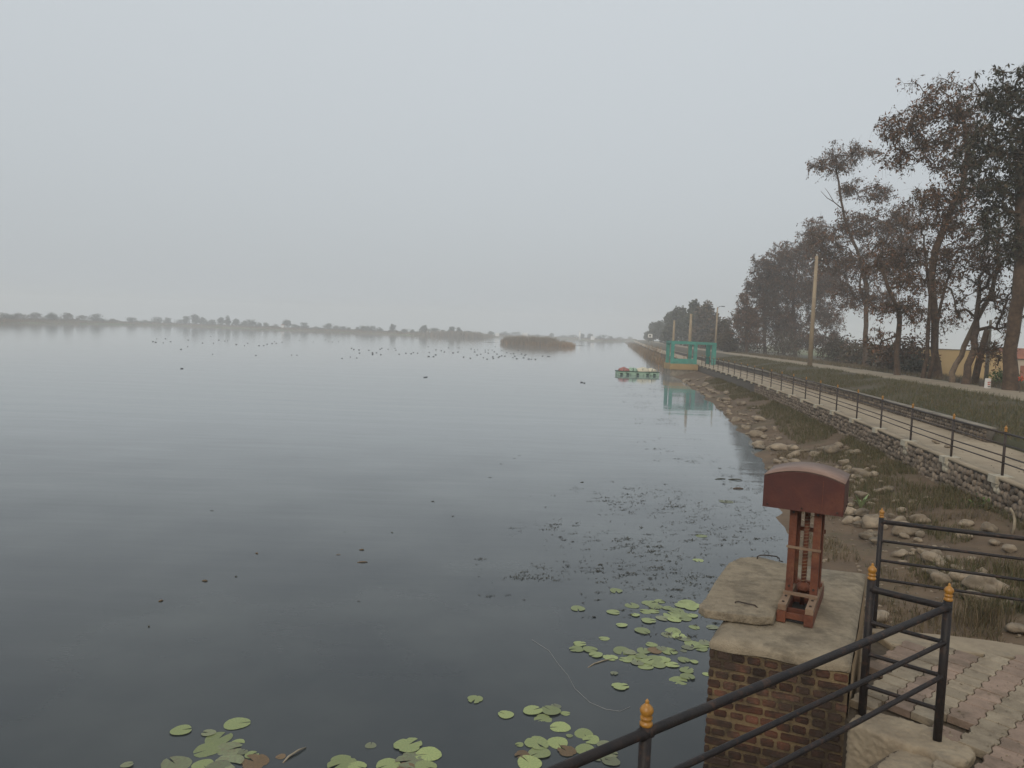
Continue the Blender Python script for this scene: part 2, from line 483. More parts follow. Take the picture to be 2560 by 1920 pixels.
# ------------------------------------------------------------------ the lie of the land
FENCE = [(-10, 6.2), (0, 8.2), (5, 9.2), (10, 10.2), (16.8, 11.4), (19.4, 11.8), (22.6, 12.4), (25.8, 13.05), (28.75, 13.6), (40, 15.55), (60, 18.5),
         (88, 22.0), (120, 26.0), (160, 31.0), (250, 44.0), (400, 66.0), (620, 100.0)]
SHORE_W = [(-10, 5.8), (5, 5.7), (11, 5.5), (14.7, 5.4), (20, 4.5), (27, 3.9), (38, 3.6), (53, 3.4), (77, 3.1), (120, 2.8), (160, 2.2), (300, 3.0), (620, 8.0)]
Z_PATH, Z_ROAD, Z_WALLFOOT = 1.42, 2.3, 0.66

def FX(y):
    return interp(FENCE, y)

def bank_z(u, y):                     # u: distance from the fence line, negative towards the lake
    sw = interp(SHORE_W, y) + 0.55 * (noise.noise(Vector((y * 0.35, 3.1, 0))) + 0.5 * noise.noise(Vector((y * 1.1, 7.7, 0))))
    d = u + sw                        # distance inland from the waterline
    span = sw - 0.2
    if d < 0:
        return max(-0.8, d * 0.16)
    t = d / span
    z = 0.66 * (0.25 * t + 0.75 * t ** 1.5) * 1.0
    return z

def ground_z(x, y):
    u = x - FX(y)
    if u < -0.2:
        return bank_z(u, y) + 0.05 * noise.noise(Vector((x * 0.8, y * 0.8, 1.3))) * min(1, max(0.15, u + interp(SHORE_W, y)))
    if u < 2.6:
        return Z_PATH
    tab = [(2.6, 1.66), (3.6, 1.80), (5.2, 2.08), (6.6, 2.27), (7.0, 2.3), (10.6, 2.3), (13, 2.22), (18, 1.9), (30, 1.6), (60, 1.5), (2000, 1.5)]
    return interp(tab, u) + 0.05 * noise.noise(Vector((x * 0.5, y * 0.5, 4.0))) * (1 if not 6.8 < u < 10.8 else 0.3)

YS = sorted(set([-8 + 0.5 * i for i in range(0, 100)] + [42 + 1.5 * i for i in range(0, 70)] + [148 + 8 * i for i in range(0, 60)]))

def strip(name, us, m, zf=None, ys=YS, smooth=True):
    V, F = [], []
    for y in ys:
        for u in us:
            x = FX(y) + u
            V.append((x, y, zf(u, y) if zf else ground_z(x, y)))
    n = len(us)
    for i in range(len(ys) - 1):
        for j in range(n - 1):
            a = i * n + j
            F.append((a, a + 1, a + 1 + n, a + n))
    return struct(link(name, raw_mesh(name, V, F, smooth), m))

w = MB()
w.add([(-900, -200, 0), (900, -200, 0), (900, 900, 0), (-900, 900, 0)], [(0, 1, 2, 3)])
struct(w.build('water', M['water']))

strip('lake_bank', [-9, -7.5] + list(np.arange(-6.6, -0.3, 0.22)) + [-0.22], M['soil'])
strip('promenade_path', [-0.18, 0.4, 1.1, 1.8, 2.36, 2.66], M['path'], lambda u, y: Z_PATH)
strip('embankment', [2.58, 2.62, 2.9, 3.2, 3.6, 4.0, 4.4, 4.8, 5.2, 5.7, 6.2, 6.6, 6.9, 7.2], M['embank'])
strip('dirt_road', [7.0, 7.6, 8.3, 9.2, 10.0, 10.7], M['road'], lambda u, y: 2.315 + 0.02 * noise.noise(Vector((u * 2, y * 0.6, 0))) - 0.012 * abs(u - 8.8))
strip('verge', [10.4, 11, 12, 13, 14.5, 16, 18, 21, 25, 30, 36], M['embank'])
strip('field', [35, 60, 120, 300, 700], M['field'], lambda u, y: 1.5)

# the far shore
SHORE_PX = [(-420, 806), (-200, 806), (0, 807.5), (200, 810), (330, 812), (430, 814), (620, 822), (760, 827.5), (900, 833), (1050, 839), (1180, 844.5), (1215, 845), (1240, 842), (1330, 844), (1420, 848), (1500, 853.2), (1535, 853.5), (1575, 852.5), (1604, 860)]
shore = [P(x, y, 0) for x, y in SHORE_PX]
def far_strip():
    V, F = [], []
    offs = [(-3, -0.5), (0, 0.0), (2.5, 0.5), (12, 0.9), (60, 1.1), (150, 1.3), (400, 1.3)]
    # densify
    pts = []
    for a, b in zip(shore[:-1], shore[1:]):
        for k in range(6):
            pts.append(a.lerp(b, k / 6))
    pts.append(shore[-1])
    for i, p in enumerate(pts):
        d = Vector((p.x, p.y, 0)).normalized()
        wob = 6 * noise.noise(Vector((i * 0.45, 0.3, 0)))
        for o_, z in offs:
            q = p + d * (o_ + wob)
            if o_ >= 400:
                q = d * 880
            V.append((q.x, q.y, z))
    n = len(offs)
    for i in range(len(pts) - 1):
        for j in range(n - 1):
            a = i * n + j
            F.append((a, a + n, a + n + 1, a + 1))
    return pts, struct(link('far_shore', raw_mesh('far_shore', V, F, True), M['field']))
far_pts, _ = far_strip()

def shore_at(px):                     # distance of the far waterline along the direction of a pixel column
    ys = [s.y for s in shore]
    xs = [x for x, y in SHORE_PX]
    return float(np.interp(px, xs, ys))

# ------------------------------------------------------------------ retaining wall of the promenade
wall = empty('retaining_wall', (FX(16) - 0.2, 16, 0.5), 'long rubble stone retaining wall between the lake bank and the fenced promenade', 'wall')
def ribbon(u0, u1, z0, z1, y0, y1, step):
    V, F = [], []
    ys = list(np.arange(y0, y1 + 1e-6, step))
    for y in ys:
        x = FX(y)
        V += [(x + u0, y, z0), (x + u1, y, z0), (x + u1, y, z1), (x + u0, y, z1)]
    for i in range(len(ys) - 1):
        a = i * 4
        for k in range(4):
            k2 = (k + 1) % 4
            F.append((a + k, a + k2, a + 4 + k2, a + 4 + k))
    F.append((3, 2, 1, 0))
    e = (len(ys) - 1) * 4
    F.append((e, e + 1, e + 2, e + 3))
    return raw_mesh('ribbon', V, F)
link('core', ribbon(-0.20, -0.04, 0.0, Z_PATH - 0.05, 4, 150, 1.0), M['mortar'], wall)
link('coping', ribbon(-0.25, -0.0, Z_PATH - 0.05, Z_PATH + 0.012, 4, 150, 1.0), M['path'], wall)

def stone_variants(n, seed, sub=2, flat=1.0, rough=0.22):
    out = []
    for i in range(n):
        bm = bmesh.new()
        bmesh.ops.create_icosphere(bm, subdivisions=sub, radius=0.5)
        for v in bm.verts:
            p = v.co.copy()
            k = 1 + rough * noise.noise(p * 1.7 + Vector((seed + i * 7.3, 0, 0))) * 2 + rough * 0.5 * noise.noise(p * 4 + Vector((0, seed + i * 3.1, 0)))
            v.co = p * k
            v.co.z *= flat
        me = bpy.data.meshes.new('stone')
        bm.to_mesh(me)
        bm.free()
        me.polygons.foreach_set('use_smooth', [True] * len(me.polygons))
        out.append(me)
    return out

stone_meshes = stone_variants(8, 1.0, 2, 1.0, 0.16)
for me in stone_meshes:
    me.materials.append(M['stone'])
random.seed(4)
stones = []
for row in range(7):
    y = 14.4
    while y < 52:
        wd = random.uniform(0.12, 0.25)
        z = 0.52 + row * 0.145 + random.uniform(-0.045, 0.045)
        if z < 1.31:
            stones.append((y + wd / 2, z, wd, random.uniform(0.13, 0.23)))
        y += wd * 0.92
stones.sort()
def place_stone(y, z, wd, ht, me, parent):
    o = bpy.data.objects.new('stone', me)
    C.objects.link(o)
    o.parent = parent
    o.matrix_parent_inverse = PINV[parent.name]
    o.location = (FX(y) - 0.215, y, z)
    o.scale = (0.13, wd * 1.05, ht * 1.05)
    o.rotation_euler = (random.uniform(-.9, .9), random.uniform(-.2, .2), -0.17)
    return o
white_stones = []
for me in stone_meshes[:3]:
    m2 = me.copy()
    m2.materials.clear()
    m2.materials.append(M['white_block'])
    white_stones.append(m2)
POST_Y = [13.85, 16.8, 19.5, 22.6, 25.75, 28.8]
for s in stones[:300]:
    white = any(abs(s[0] - yy + 0.05) < 0.17 for yy in POST_Y) and s[1] > 0.95 + random.uniform(0, 0.2)
    place_stone(*s, random.choice(white_stones if white else stone_meshes), wall)

def mass_of_stones(items, variants):          # items: (matrix)
    base = []
    for me in variants:
        v = np.empty(len(me.vertices) * 3, dtype=np.float32)
        me.vertices.foreach_get('co', v)
        f = np.empty(len(me.polygons) * 3, dtype=np.int32)
        me.polygons.foreach_get('vertices', f)
        base.append((v.reshape(-1, 3), f.reshape(-1, 3)))
    V, F, off = [], [], 0
    for i, mx in enumerate(items):
        v, f = base[i % len(base)]
        m3 = np.array(mx.to_3x3())
        V.append(v @ m3.T + np.array(mx.translation))
        F.append(f + off)
        off += len(v)
    return raw_mesh('stones', np.concatenate(V), np.concatenate(F), True)
low_variants = stone_variants(6, 9.0, 1, 1.0, 0.16)
mxs = []
for y, z, wd, ht in stones[300:]:
    mxs.append(Matrix.Translation((FX(y) - 0.215, y, z)) @ Matrix.Rotation(random.uniform(-.4, .4), 4, 'X') @ Matrix.Diagonal((0.13, wd * 1.05, ht * 1.05, 1)))
stuff(link('distant_stones', mass_of_stones(mxs, low_variants), M['stone_mass'], wall))

# low inner parapet along the landward side of the path
def parapet(y0, y1, label):
    t = empty('parapet_wall', (FX(y0) + 2.5, y0, Z_PATH), label, 'wall')
    link('core', ribbon(2.40, 2.66, 1.2, Z_PATH + 0.40, y0, y1, 1.0), M['mortar'], t)
    link('coping', ribbon(2.33, 2.70, Z_PATH + 0.40, Z_PATH + 0.47, y0, y1, 1.0), M['cope'], t)
    it = []
    for row in range(3):
        y = y0
        while y < min(y1 - 0.2, 60):
            wd = random.uniform(0.16, 0.34)
            it.append(Matrix.Translation((FX(y + wd / 2) + 2.40, y + wd / 2, Z_PATH + 0.07 + row * 0.135)) @ Matrix.Rotation(random.uniform(-.3, .3), 4, 'X') @ Matrix.Diagonal((0.09, wd, 0.15, 1)))
            y += wd * 0.97
    stuff(link('face_stones', mass_of_stones(it, low_variants), M['stone_mass'], t))
parapet(23.0, 150, 'low stone parapet with pale coping along the landward edge of the promenade')
parapet(8.0, 20.6, 'short stretch of dark parapet before the gap in the wall')

# ------------------------------------------------------------------ railings
FINIAL = [(0.030, 0.0), (0.036, 0.006), (0.036, 0.020), (0.029, 0.026), (0.027, 0.034), (0.034, 0.042), (0.034, 0.052), (0.026, 0.058),
          (0.030, 0.066), (0.037, 0.080), (0.038, 0.092), (0.032, 0.106), (0.020, 0.118), (0.011, 0.126), (0.010, 0.134), (0.012, 0.139), (0.006, 0.147), (0.002, 0.152)]

def finial_mesh(s=1.0, sides=14):
    return MB().lathe([(r * s, z * s) for r, z in FINIAL], (0, 0, 0), sides).mesh('finial', True)
fin_big = finial_mesh(0.87, 16)
fin_big.materials.append(M['gold'])
fin_far = finial_mesh(0.95, 8)
fin_far.materials.append(M['gold'])

def add_post(t, p, zbase, ztop, r, m, fin, sides=14):
    po = MB().tube([(p[0], p[1], zbase), (p[0], p[1], ztop)], r, sides).build('post', m, t, True)
    f = bpy.data.objects.new('finial', fin)
    C.objects.link(f)
    f.parent = po
    f.matrix_parent_inverse = (PINV[t.name].inverted() @ po.matrix_basis).inverted() if False else Matrix.Identity(4)
    f.location = (p[0], p[1], ztop)
    return po

def smooth_tube(name, a, b, r, m, t, sides=12):
    a, b = Vector(a), Vector(b)
    d = (b - a).normalized()
    nseg = max(3, int((b - a).length / 0.5))
    sag = 0.004 * min(1.0, (b - a).length / 3)
    pts_ = [a, a + d * 0.034, a + d * 0.042]
    rr_ = [r * 1.3, r * 1.25, r]
    for k in range(1, nseg):
        f = k / nseg
        pts_.append(a.lerp(b, f) + Vector((0, 0, -sag * 4 * f * (1 - f))))
        rr_.append(r)
    pts_ += [b - d * 0.042, b - d * 0.034, b]
    rr_ += [r, r * 1.25, r * 1.3]
    return MB().tube(pts_, rr_, sides).build(name, m, t, True)

# positions of the near posts
Z_DECK = Z_PATH
pB = P(2155, 1784, Z_DECK)
pR = P(2343, 1849, Z_DECK)
H_RAIL = 1.0
z_top = Z_DECK + H_RAIL
pM = P(1614, 1832, z_top)
pN = pM + (pM - Vector((pR.x, pR.y, z_top))).normalized() * (pM - Vector((pR.x, pR.y, z_top))).length

near = empty('railing', (pR.x, pR.y, Z_DECK), 'black pipe railing with gold finials slanting across the bottom of the view', 'railing')
add_post(near, pR, Z_DECK - 0.12, z_top + 0.05, 0.030, M['iron'], fin_big)
add_post(near, pM, Z_DECK - 0.9, z_top + 0.035, 0.030, M['iron'], fin_big)
add_post(near, pN, Z_DECK - 0.9, z_top + 0.035, 0.030, M['iron'], fin_big)
for dz, r in ((0.0, 0.025), (-0.262, 0.017), (-0.52, 0.017)):
    za = z_top + dz
    for a, b in ((pR, pM), (pM, pN)):
        smooth_tube('rail', (a.x, a.y, za), (b.x, b.y, za), r, M['iron'], near)
short = empty('railing', (pB.x, pB.y, Z_DECK), 'short four-bar black railing panel beside the brick pier', 'railing')
add_post(short, pB, Z_DECK - 0.12, z_top + 0.075, 0.030, M['iron'], fin_big)
for dz, r in ((0.0, 0.025), (-0.262, 0.016), (-0.515, 0.016), (-0.77, 0.016)):
    smooth_tube('rail', (pB.x, pB.y, z_top + dz), (pR.x, pR.y, z_top + dz - (0.0 if dz else 0.0)), r, M['iron'], short)

zc = 1.94
pC = P(2203, 1304, zc)
pC2 = P(2560, 1346, zc)
dC = (pC2 - pC)
pC3 = pC + dC.normalized() * 3.1
lower = empty('railing', (pC.x, pC.y, 0.3), 'lower black railing beyond the paving, crossing in front of the bank rocks', 'railing')
for q in (pC, pC3):
    add_post(lower, q, ground_z(q.x, q.y) - 0.1, zc + 0.055, 0.032, M['iron'], fin_big)
    MB().box((q.x, q.y, ground_z(q.x, q.y) + 0.06), (0.4, 0.4, 0.3), 0.4).build('footing', M['concrete'], lower)
for dz, r in ((0.0, 0.030), (-0.262, 0.019), (-0.53, 0.019), (-0.79, 0.019)):
    smooth_tube('rail', (pC.x, pC.y, zc + dz), (pC3.x, pC3.y, zc + dz), r, M['iron'], lower)

# promenade railing
fence_y = [10.9, 13.85, 16.8, 19.5, 22.6, 25.75, 28.8]
while fence_y[-1] < 82:
    fence_y.append(fence_y[-1] + 3.05)
prom = empty('railing', (FX(16.8) - 0.1, 16.8, Z_PATH), 'long black promenade railing with gold finials on whitewashed post blocks', 'railing')
def fpt(y):
    return Vector((FX(y) - 0.10, y, 0))
for i, y in enumerate(fence_y):
    p = fpt(y)
    near_ = y < 45
    add_post(prom, p, Z_PATH, Z_PATH + 1.04, 0.030, M['iron_far'], fin_far, 8 if near_ else 5)
    MB().box((p.x - 0.02, p.y, Z_PATH - 0.055), (0.40, 0.38, 0.17), -0.17).build('post_block', M['white_block'], wall)
    if i:
        q = fpt(fence_y[i - 1])
        for dz in (1.0, 0.74, 0.48, 0.22 + 0.10):
            r = 0.026 if dz == 1.0 else 0.017
            MB().tube([(q.x, q.y, Z_PATH + dz), (p.x, p.y, Z_PATH + dz)], r, 8 if near_ else 4).build('rail', M['iron_far'], prom, True)

# ------------------------------------------------------------------ paved deck
deck_poly_px = [(2176, 1565), (2240, 1572), (2373, 1584), (2480, 1597), (2600, 1616)]
back = [P(x, y, Z_DECK) for x, y in deck_poly_px]
edgeA = [Vector((pM.x, pM.y, 0)), Vector((pR.x, pR.y, 0)), Vector((pB.x, pB.y, 0))]
dA = (edgeA[1] - edgeA[0]).normalized()
nA = Vector((dA.y, -dA.x, 0))          # landward
# concrete sub-base of the deck, its edge broken and rough
bx = [edgeA[0] - dA * 4 - nA * 0.12, edgeA[1] - nA * 0.16 + dA * 0.02]
cav = [P(2120, 1800, Z_DECK), P(2150, 1770, Z_DECK)]
poly = [bx[0], edgeA[1] - nA * 0.16 - dA * 0.30, edgeA[1] - nA * 0.10 - dA * 0.05, pB + Vector((-0.06, -0.16, 0)), pB + Vector((-0.10, 0.06, 0))]
poly += [back[0] + Vector((-0.25, -0.55, 0)), back[0] + Vector((-0.02, 0, 0))] + back[1:]
poly += [Vector((9.2, 7.2, 0)), Vector((9.0, -3, 0)), bx[0] + nA * 6]
base = MB()
pp = [(p.x, p.y) for p in poly]
# check orientation
ar = sum(pp[i][0] * pp[(i + 1) % len(pp)][1] - pp[(i + 1) % len(pp)][0] * pp[i][1] for i in range(len(pp)))
if ar < 0:
    pp = pp[::-1]
base.prism(pp, 0.0, Z_DECK - 0.075)
paving = struct(base.build('paving', M['joint_sand']))

def inside(poly2, x, y):
    c = False
    n = len(poly2)
    for i in range(n):
        x1, y1 = poly2[i]
        x2, y2 = poly2[(i + 1) % n]
        if (y1 > y) != (y2 > y) and x < (x2 - x1) * (y - y1) / (y2 - y1) + x1:
            c = not c
    return c

# kerb of cast concrete under the rails and along the far edge
def slab_from(name, pts, z0, z1, m, parent=None, bev=0.02):
    q = [(p[0], p[1]) for p in pts]
    a = sum(q[i][0] * q[(i + 1) % len(q)][1] - q[(i + 1) % len(q)][0] * q[i][1] for i in range(len(q)))
    if a < 0:
        q = q[::-1]
    return bevel(MB().prism(q, z0, z1).build(name, m, parent), bev)

def roughen(o, strength, size, vox=0.015):
    m = o.modifiers.new('cuts', 'REMESH')
    m.mode = 'VOXEL'
    m.voxel_size = vox
    m.use_smooth_shade = True
    tx = bpy.data.textures.new('lumps', 'CLOUDS')
    tx.noise_scale = size
    tx.noise_depth = 3
    d = o.modifiers.new('lumps', 'DISPLACE')
    d.texture = tx
    d.texture_coords = 'GLOBAL'
    d.strength = strength
    d.mid_level = 0.5
    return o

foot_px = [(2118, 1800), (2160, 1768), (2250, 1790), (2345, 1818), (2425, 1850), (2440, 1880), (2420, 1905), (2350, 1898), (2320, 1872), (2270, 1862), (2205, 1838)]
footing = tag(roughen(slab_from('concrete_footing', [P(x, y, Z_DECK - 0.005) for x, y in foot_px], 0.75, Z_DECK - 0.005, M['concrete'], None, 0.03), 0.028, 0.035, 0.013), 'cracked pale concrete footing holding the two corner posts of the railing', 'footing')
chunk_px = [(2190, 1908), (2255, 1860), (2330, 1880), (2352, 1910), (2330, 1945), (2190, 1990)]
tag(roughen(slab_from('concrete_block', [P(x, y, Z_DECK - 0.06) for x, y in chunk_px], 0.6, Z_DECK - 0.06, M['concrete'], None, 0.03), 0.03, 0.035, 0.013), 'broken pale concrete block at the paving edge below the slanting rails', 'block')
border_in = [p + Vector((0.0, -0.42, 0)) for p in back]
slab_from('kerb', [back[0] + Vector((-0.05, 0, 0))] + back[1:] + [Vector((9.2, 7.2, 0)), Vector((9.2, 6.8, 0))] + border_in[::-1], Z_DECK - 0.20, Z_DECK - 0.012, M['concrete'], paving, 0.02)
for b_ in [paving]:
    pass

ang = R(41)
ra = Vector((math.cos(ang), math.sin(ang), 0))       # along a colour row
rb = Vector((math.sin(ang), -math.cos(ang), 0))      # across
PA, PB_ = 0.185, 0.200
def paver_mesh(k):
    bm = bmesh.new()
    a, b = PA / 2 - 0.0035, PB_ / 2 - 0.0035
    zz = 0.013
    # ends zigzag, long joints straight
    right = [(b + zz * 0.6, -a), (b + zz, -a * 0.35), (b - zz, a * 0.35), (b - zz * 0.6, a)]
    left = [(-b - zz * 0.6 + 0.0, a), (-b - zz, a * 0.35), (-b + zz, -a * 0.35), (-b + zz * 0.6, -a)]
    # keep both ends in step so that neighbours interlock
    left = [(-b - zz * 0.6, a), (-b - zz, a * 0.35), (-b + zz, -a * 0.35), (-b + zz * 0.6, -a)]
    pts = [(x, y) for x, y in right] + [(x, y) for x, y in left]
    V = [(x * ins, y * ins, z) for z, ins in ((-0.06, 1.0), (-0.004, 1.0), (0.0, 0.965)) for x, y in pts]
    n = len(pts)
    F = [tuple(range(2 * n, 3 * n))]
    for lv in range(2):
        F += [(lv * n + i, lv * n + (i + 1) % n, (lv + 1) * n + (i + 1) % n, (lv + 1) * n + i) for i in range(n)]
    me = bpy.data.meshes.new('paver')
    me.from_pydata(V, [], F)
    me.update()
    return me
pmesh = {'r': paver_mesh(0), 'g': paver_mesh(1)}
pmesh['r'].materials.append(M['paver_red'])
pmesh['g'].materials.append(M['paver_grey'])
pav_poly = [(p.x, p.y) for p in ([edgeA[0] - dA * 1 + nA * 0.2, edgeA[1] + nA * 0.22 - dA * 0.3, edgeA[1] + nA * 0.25 + dA * 0.12, pR + Vector((-0.05, 0.42, 0)), pB + Vector((0.03, 0.10, 0))])]
pav_poly += [(p.x, p.y) for p in border_in] + [(9, 6.8), (9, 2)]
random.seed(11)
org = pR + Vector((0.0, 0.0, 0))
paver_spots = []
holes = [P(2418, 1818, Z_DECK), P(2380, 1806, Z_DECK), P(2520, 1645, Z_DECK)]
for i in range(-24, 30):
    for j in range(-12, 14):
        c = org + ra * (i * PA) + rb * (j * PB_) + Vector((0, 0, 0))
        if not inside(pav_poly, c.x, c.y):
            continue
        pr = CAMR.inverted() @ (Vector((c.x, c.y, Z_DECK)) - Vector((0, 0, CAMZ)))
        px, py = 1280 - FPX * pr.x / pr.z, 960 + FPX * pr.y / pr.z
        if px > 2610 or py > 1975 or px < 2080:
            continue
        if any((Vector((c.x, c.y, 0)) - Vector((h.x, h.y, 0))).length < 0.10 for h in holes):
            continue
        paver_spots.append((c, 'r' if j % 2 == 0 else 'g'))
for c, k in paver_spots[:330]:
    o = bpy.data.objects.new('paver', pmesh[k])
    C.objects.link(o)
    o.parent = paving
    o.location = (c.x, c.y, Z_DECK + random.gauss(0, 0.0022))
    o.rotation_euler = (random.gauss(0, 0.006), random.gauss(0, 0.006), ang - R(90) + random.gauss(0, 0.006))
print('pavers', len(paver_spots))
# the loose paver tipped beside its hole
lp = P(2480, 1640, Z_DECK)

# ------------------------------------------------------------------ brick pier
ZC = 1.80
FL, FR_, BR_ = P(1774, 1597, ZC), P(2127, 1660, ZC), P(2165, 1429, ZC)
sd = (BR_ - FR_)
BL_ = FL + sd
pier = empty('brick_pier', ((FL.x + BR_.x) / 2, (FL.y + BR_.y) / 2, 0), 'weathered brick pier with a concrete cap standing in the lake beside the paving', 'pier')
def inset(a, b, c, d, k):
    cen = (a + b + c + d) / 4
    return [cen + (p - cen) * k for p in (a, b, c, d)]
q4 = [FL, FR_, BR_, BL_]
core = [p + (sum(q4, Vector()) / 4 - p).normalized() * 0.022 for p in q4]
slab_from('mortar_core', core, -0.6, ZC - 0.09, M['brick_mortar'], pier, 0.004)
# concrete cap with a soft uneven top
bm = bmesh.new()
NX, NY = 16, 24
grid = {}
for i in range(NX + 1):
    for j in range(NY + 1):
        u, v = i / NX, j / NY
        p = FL.lerp(FR_, u) + sd * v
        e = min(u, 1 - u) * 1.1
        f = min(v, 1 - v) * 2.6
        edge = min(e, f)
        drop = 0.03 * max(0, 1 - edge / 0.06) ** 2
        out = Vector((0, 0, 0))
        z = ZC - drop + 0.010 * noise.noise(Vector((p.x * 3, p.y * 3, 0))) + 0.004 * noise.noise(Vector((p.x * 13, p.y * 13, 0)))
        grid[i, j] = bm.verts.new((p.x, p.y, z))
for i in range(NX):
    for j in range(NY):
        bm.faces.new((grid[i, j], grid[i + 1, j], grid[i + 1, j + 1], grid[i, j + 1]))
ring = [(i, 0) for i in range(NX)] + [(NX, j) for j in range(NY)] + [(i, NY) for i in range(NX, 0, -1)] + [(0, j) for j in range(NY, 0, -1)]
lowv = []
for k in ring:
    v = grid[k]
    lowv.append(bm.verts.new((v.co.x, v.co.y, ZC - 0.085 + 0.022 * noise.noise(Vector((v.co.x * 5, v.co.y * 5, 9))))))
n = len(ring)
for a in range(n):
    b = (a + 1) % n
    bm.faces.new((grid[ring[b]], grid[ring[a]], lowv[a], lowv[b]))
me = bpy.data.meshes.new('cap')
bm.to_mesh(me)
bm.free()
me.polygons.foreach_set('use_smooth', [True] * len(me.polygons))
link('cap', me, M['cap_concrete'], pier)
# bricks of the face towards the viewer
fdir = (FR_ - FL).normalized()
flen = (FR_ - FL).length
fn = Vector((fdir.y, -fdir.x, 0))
def brick_mesh(L, seed):
    m_ = MB().box((0, 0, 0), (L, 0.05, 0.060))
    bm = bmesh.new()
    me0 = m_.mesh('b')
    bm.from_mesh(me0)
    bmesh.ops.bevel(bm, geom=list(bm.edges), offset=0.009, segments=2, affect='EDGES')
    rnd = random.Random(seed)
    for v in bm.verts:
        v.co += Vector((rnd.uniform(-.003, .003), rnd.uniform(-.003, .003), rnd.uniform(-.003, .003)))
    me = bpy.data.meshes.new('brick')
    bm.to_mesh(me)
    bm.free()
    me.materials.append(M['brick'])
    return me
bms = {'h': [brick_mesh(0.104, s) for s in range(3)], 's': [brick_mesh(0.218, s + 5) for s in range(3)]}
random.seed(21)
course, row = 0.083, 0
z = ZC - 0.085 - 0.043
nb = 0
while z > -0.15:
    x = -0.0 if row % 2 else -0.06
    k = 0
    while x < flen:
        kind = 'h' if (row % 2 == 0 or random.random() < 0.25) else 's'
        L = 0.104 if kind == 'h' else 0.218
        c0, c1 = max(x, 0.004), min(x + L, flen - 0.004)
        if c1 - c0 > 0.03:
            o = bpy.data.objects.new('brick', random.choice(bms[kind]))
            C.objects.link(o)
            o.parent = pier
            o.matrix_parent_inverse = PINV[pier.name]
            ctr = FL + fdir * ((c0 + c1) / 2)
            depth = random.uniform(-0.004, 0.003)
            o.location = (ctr.x - fn.x * (0.024 - depth), ctr.y - fn.y * (0.024 - depth), z + random.uniform(-0.004, 0.004))
            o.rotation_euler = (0, random.gauss(0, 0.022), math.atan2(fdir.y, fdir.x))
            o.scale = ((c1 - c0) / L, 1, random.uniform(0.78, 1.06))
            nb += 1
        x += L + random.uniform(0.014, 0.030)
    z -= course
    row += 1
print('bricks', nb)
# plastered side towards the paving
sdn = sd.normalized()
sn = Vector((sdn.y, -sdn.x, 0))
side = MB()
a0, b0 = FR_ + sdn * 0.02 + sn * 0.0, BR_ - sdn * 0.02
V, F = [], []
for i in range(13):
    for zz in (0.2, 0.7, 1.1, 1.4, 1.6, ZC - 0.10):
        p = a0.lerp(b0, i / 12) + sn * (0.006 + 0.008 * noise.noise(Vector((i * 1.3, zz * 4, 2))))
        V.append((p.x, p.y, zz))
for i in range(12):
    for j in range(5):
        a = i * 6 + j
        F.append((a, a + 6, a + 7, a + 1))
link('side_plaster', raw_mesh('side_plaster', V, F, True), M['plaster'], pier)

# concrete cover slab lying on the pier
slab_px = [(1746, 1512), (1762, 1524), (1840, 1536), (1900, 1543), (1934, 1541), (1965, 1470), (1975, 1412), (1935, 1400), (1899, 1391), (1851, 1393), (1822, 1407), (1790, 1452), (1764, 1492)]
ZS = ZC + 0.085
sl = [P(x, y, ZS) for x, y in slab_px]
q = [(p.x + random.uniform(-.006, .006), p.y + random.uniform(-.006, .006)) for p in sl]
cover = slab_from('cover_slab', q, ZC + 0.006, ZS, M['cap_concrete'], None, 0.010)
roughen(cover, 0.016, 0.028, 0.011)
tag(cover, 'concrete cover slab overhanging the left side of the brick pier', 'slab')
def handle(pts, label):
    o = MB().tube(pts, 0.0065, 8).build('lifting_handle', M['rebar'], None, True)
    tag(o, label, 'handle')
a, b = P(1893, 1398, ZS), P(1948, 1403, ZS)
handle([a + Vector((0, 0, -0.01)), a + Vector((0, 0, 0.03)), a.lerp(b, 0.12) + Vector((0, 0, 0.048)), a.lerp(b, 0.5) + Vector((0, 0, 0.055)), a.lerp(b, 0.88) + Vector((0, 0, 0.05)), b + Vector((0, 0, 0.03)), b + Vector((0.0, 0, 0.005)), b + Vector((0.03, -0.03, 0.004))],
       'bent rebar handle at the far edge of the cover slab')
a, b = P(1838, 1508, ZS), P(1896, 1519, ZS)
handle([a + Vector((0, 0, -0.01)), a + Vector((0.0, 0, 0.012)), a.lerp(b, 0.15) + Vector((0, 0, 0.022)), a.lerp(b, 0.5) + Vector((0, 0, 0.018)), a.lerp(b, 0.85) + Vector((0, 0, 0.016)), b + Vector((0, 0, -0.008))],
       'bent rebar handle at the near edge of the cover slab')

# ------------------------------------------------------------------ sluice gate hoist
e2 = Vector((math.sin(R(28)), math.cos(R(28)), 0))
e1 = Vector((e2.y, -e2.x, 0))
gFL, gFR = P(1972, 1482, 1.97), P(2030, 1492, 1.97)
gc = (gFL + gFR) / 2 + e2 * 0.2
gc.z = 0
hoist = empty('sluice_gate_hoist', (gc.x, gc.y, ZC), 'rust-red sluice gate hoist with an arched hood on steel uprights', 'sluice gate hoist')
def g(a, b, z):
    return gc + e1 * a + e2 * b + Vector((0, 0, z))
ANG28 = math.atan2(e1.y, e1.x)
for s in (-1, 1):
    # base: two stacked channels each side
    MB().bar(g(s * 0.115, -0.55, ZC + 0.055), g(s * 0.115, 0.42, ZC + 0.055), 0.075, 0.10).build('base_channel', M['rust'], hoist)
    MB().bar(g(s * 0.115, -0.53 + 0.0, ZC + 0.133), g(s * 0.115, 0.40, ZC + 0.133), 0.068, 0.05).build('base_plank', M['dusty_steel'], hoist)
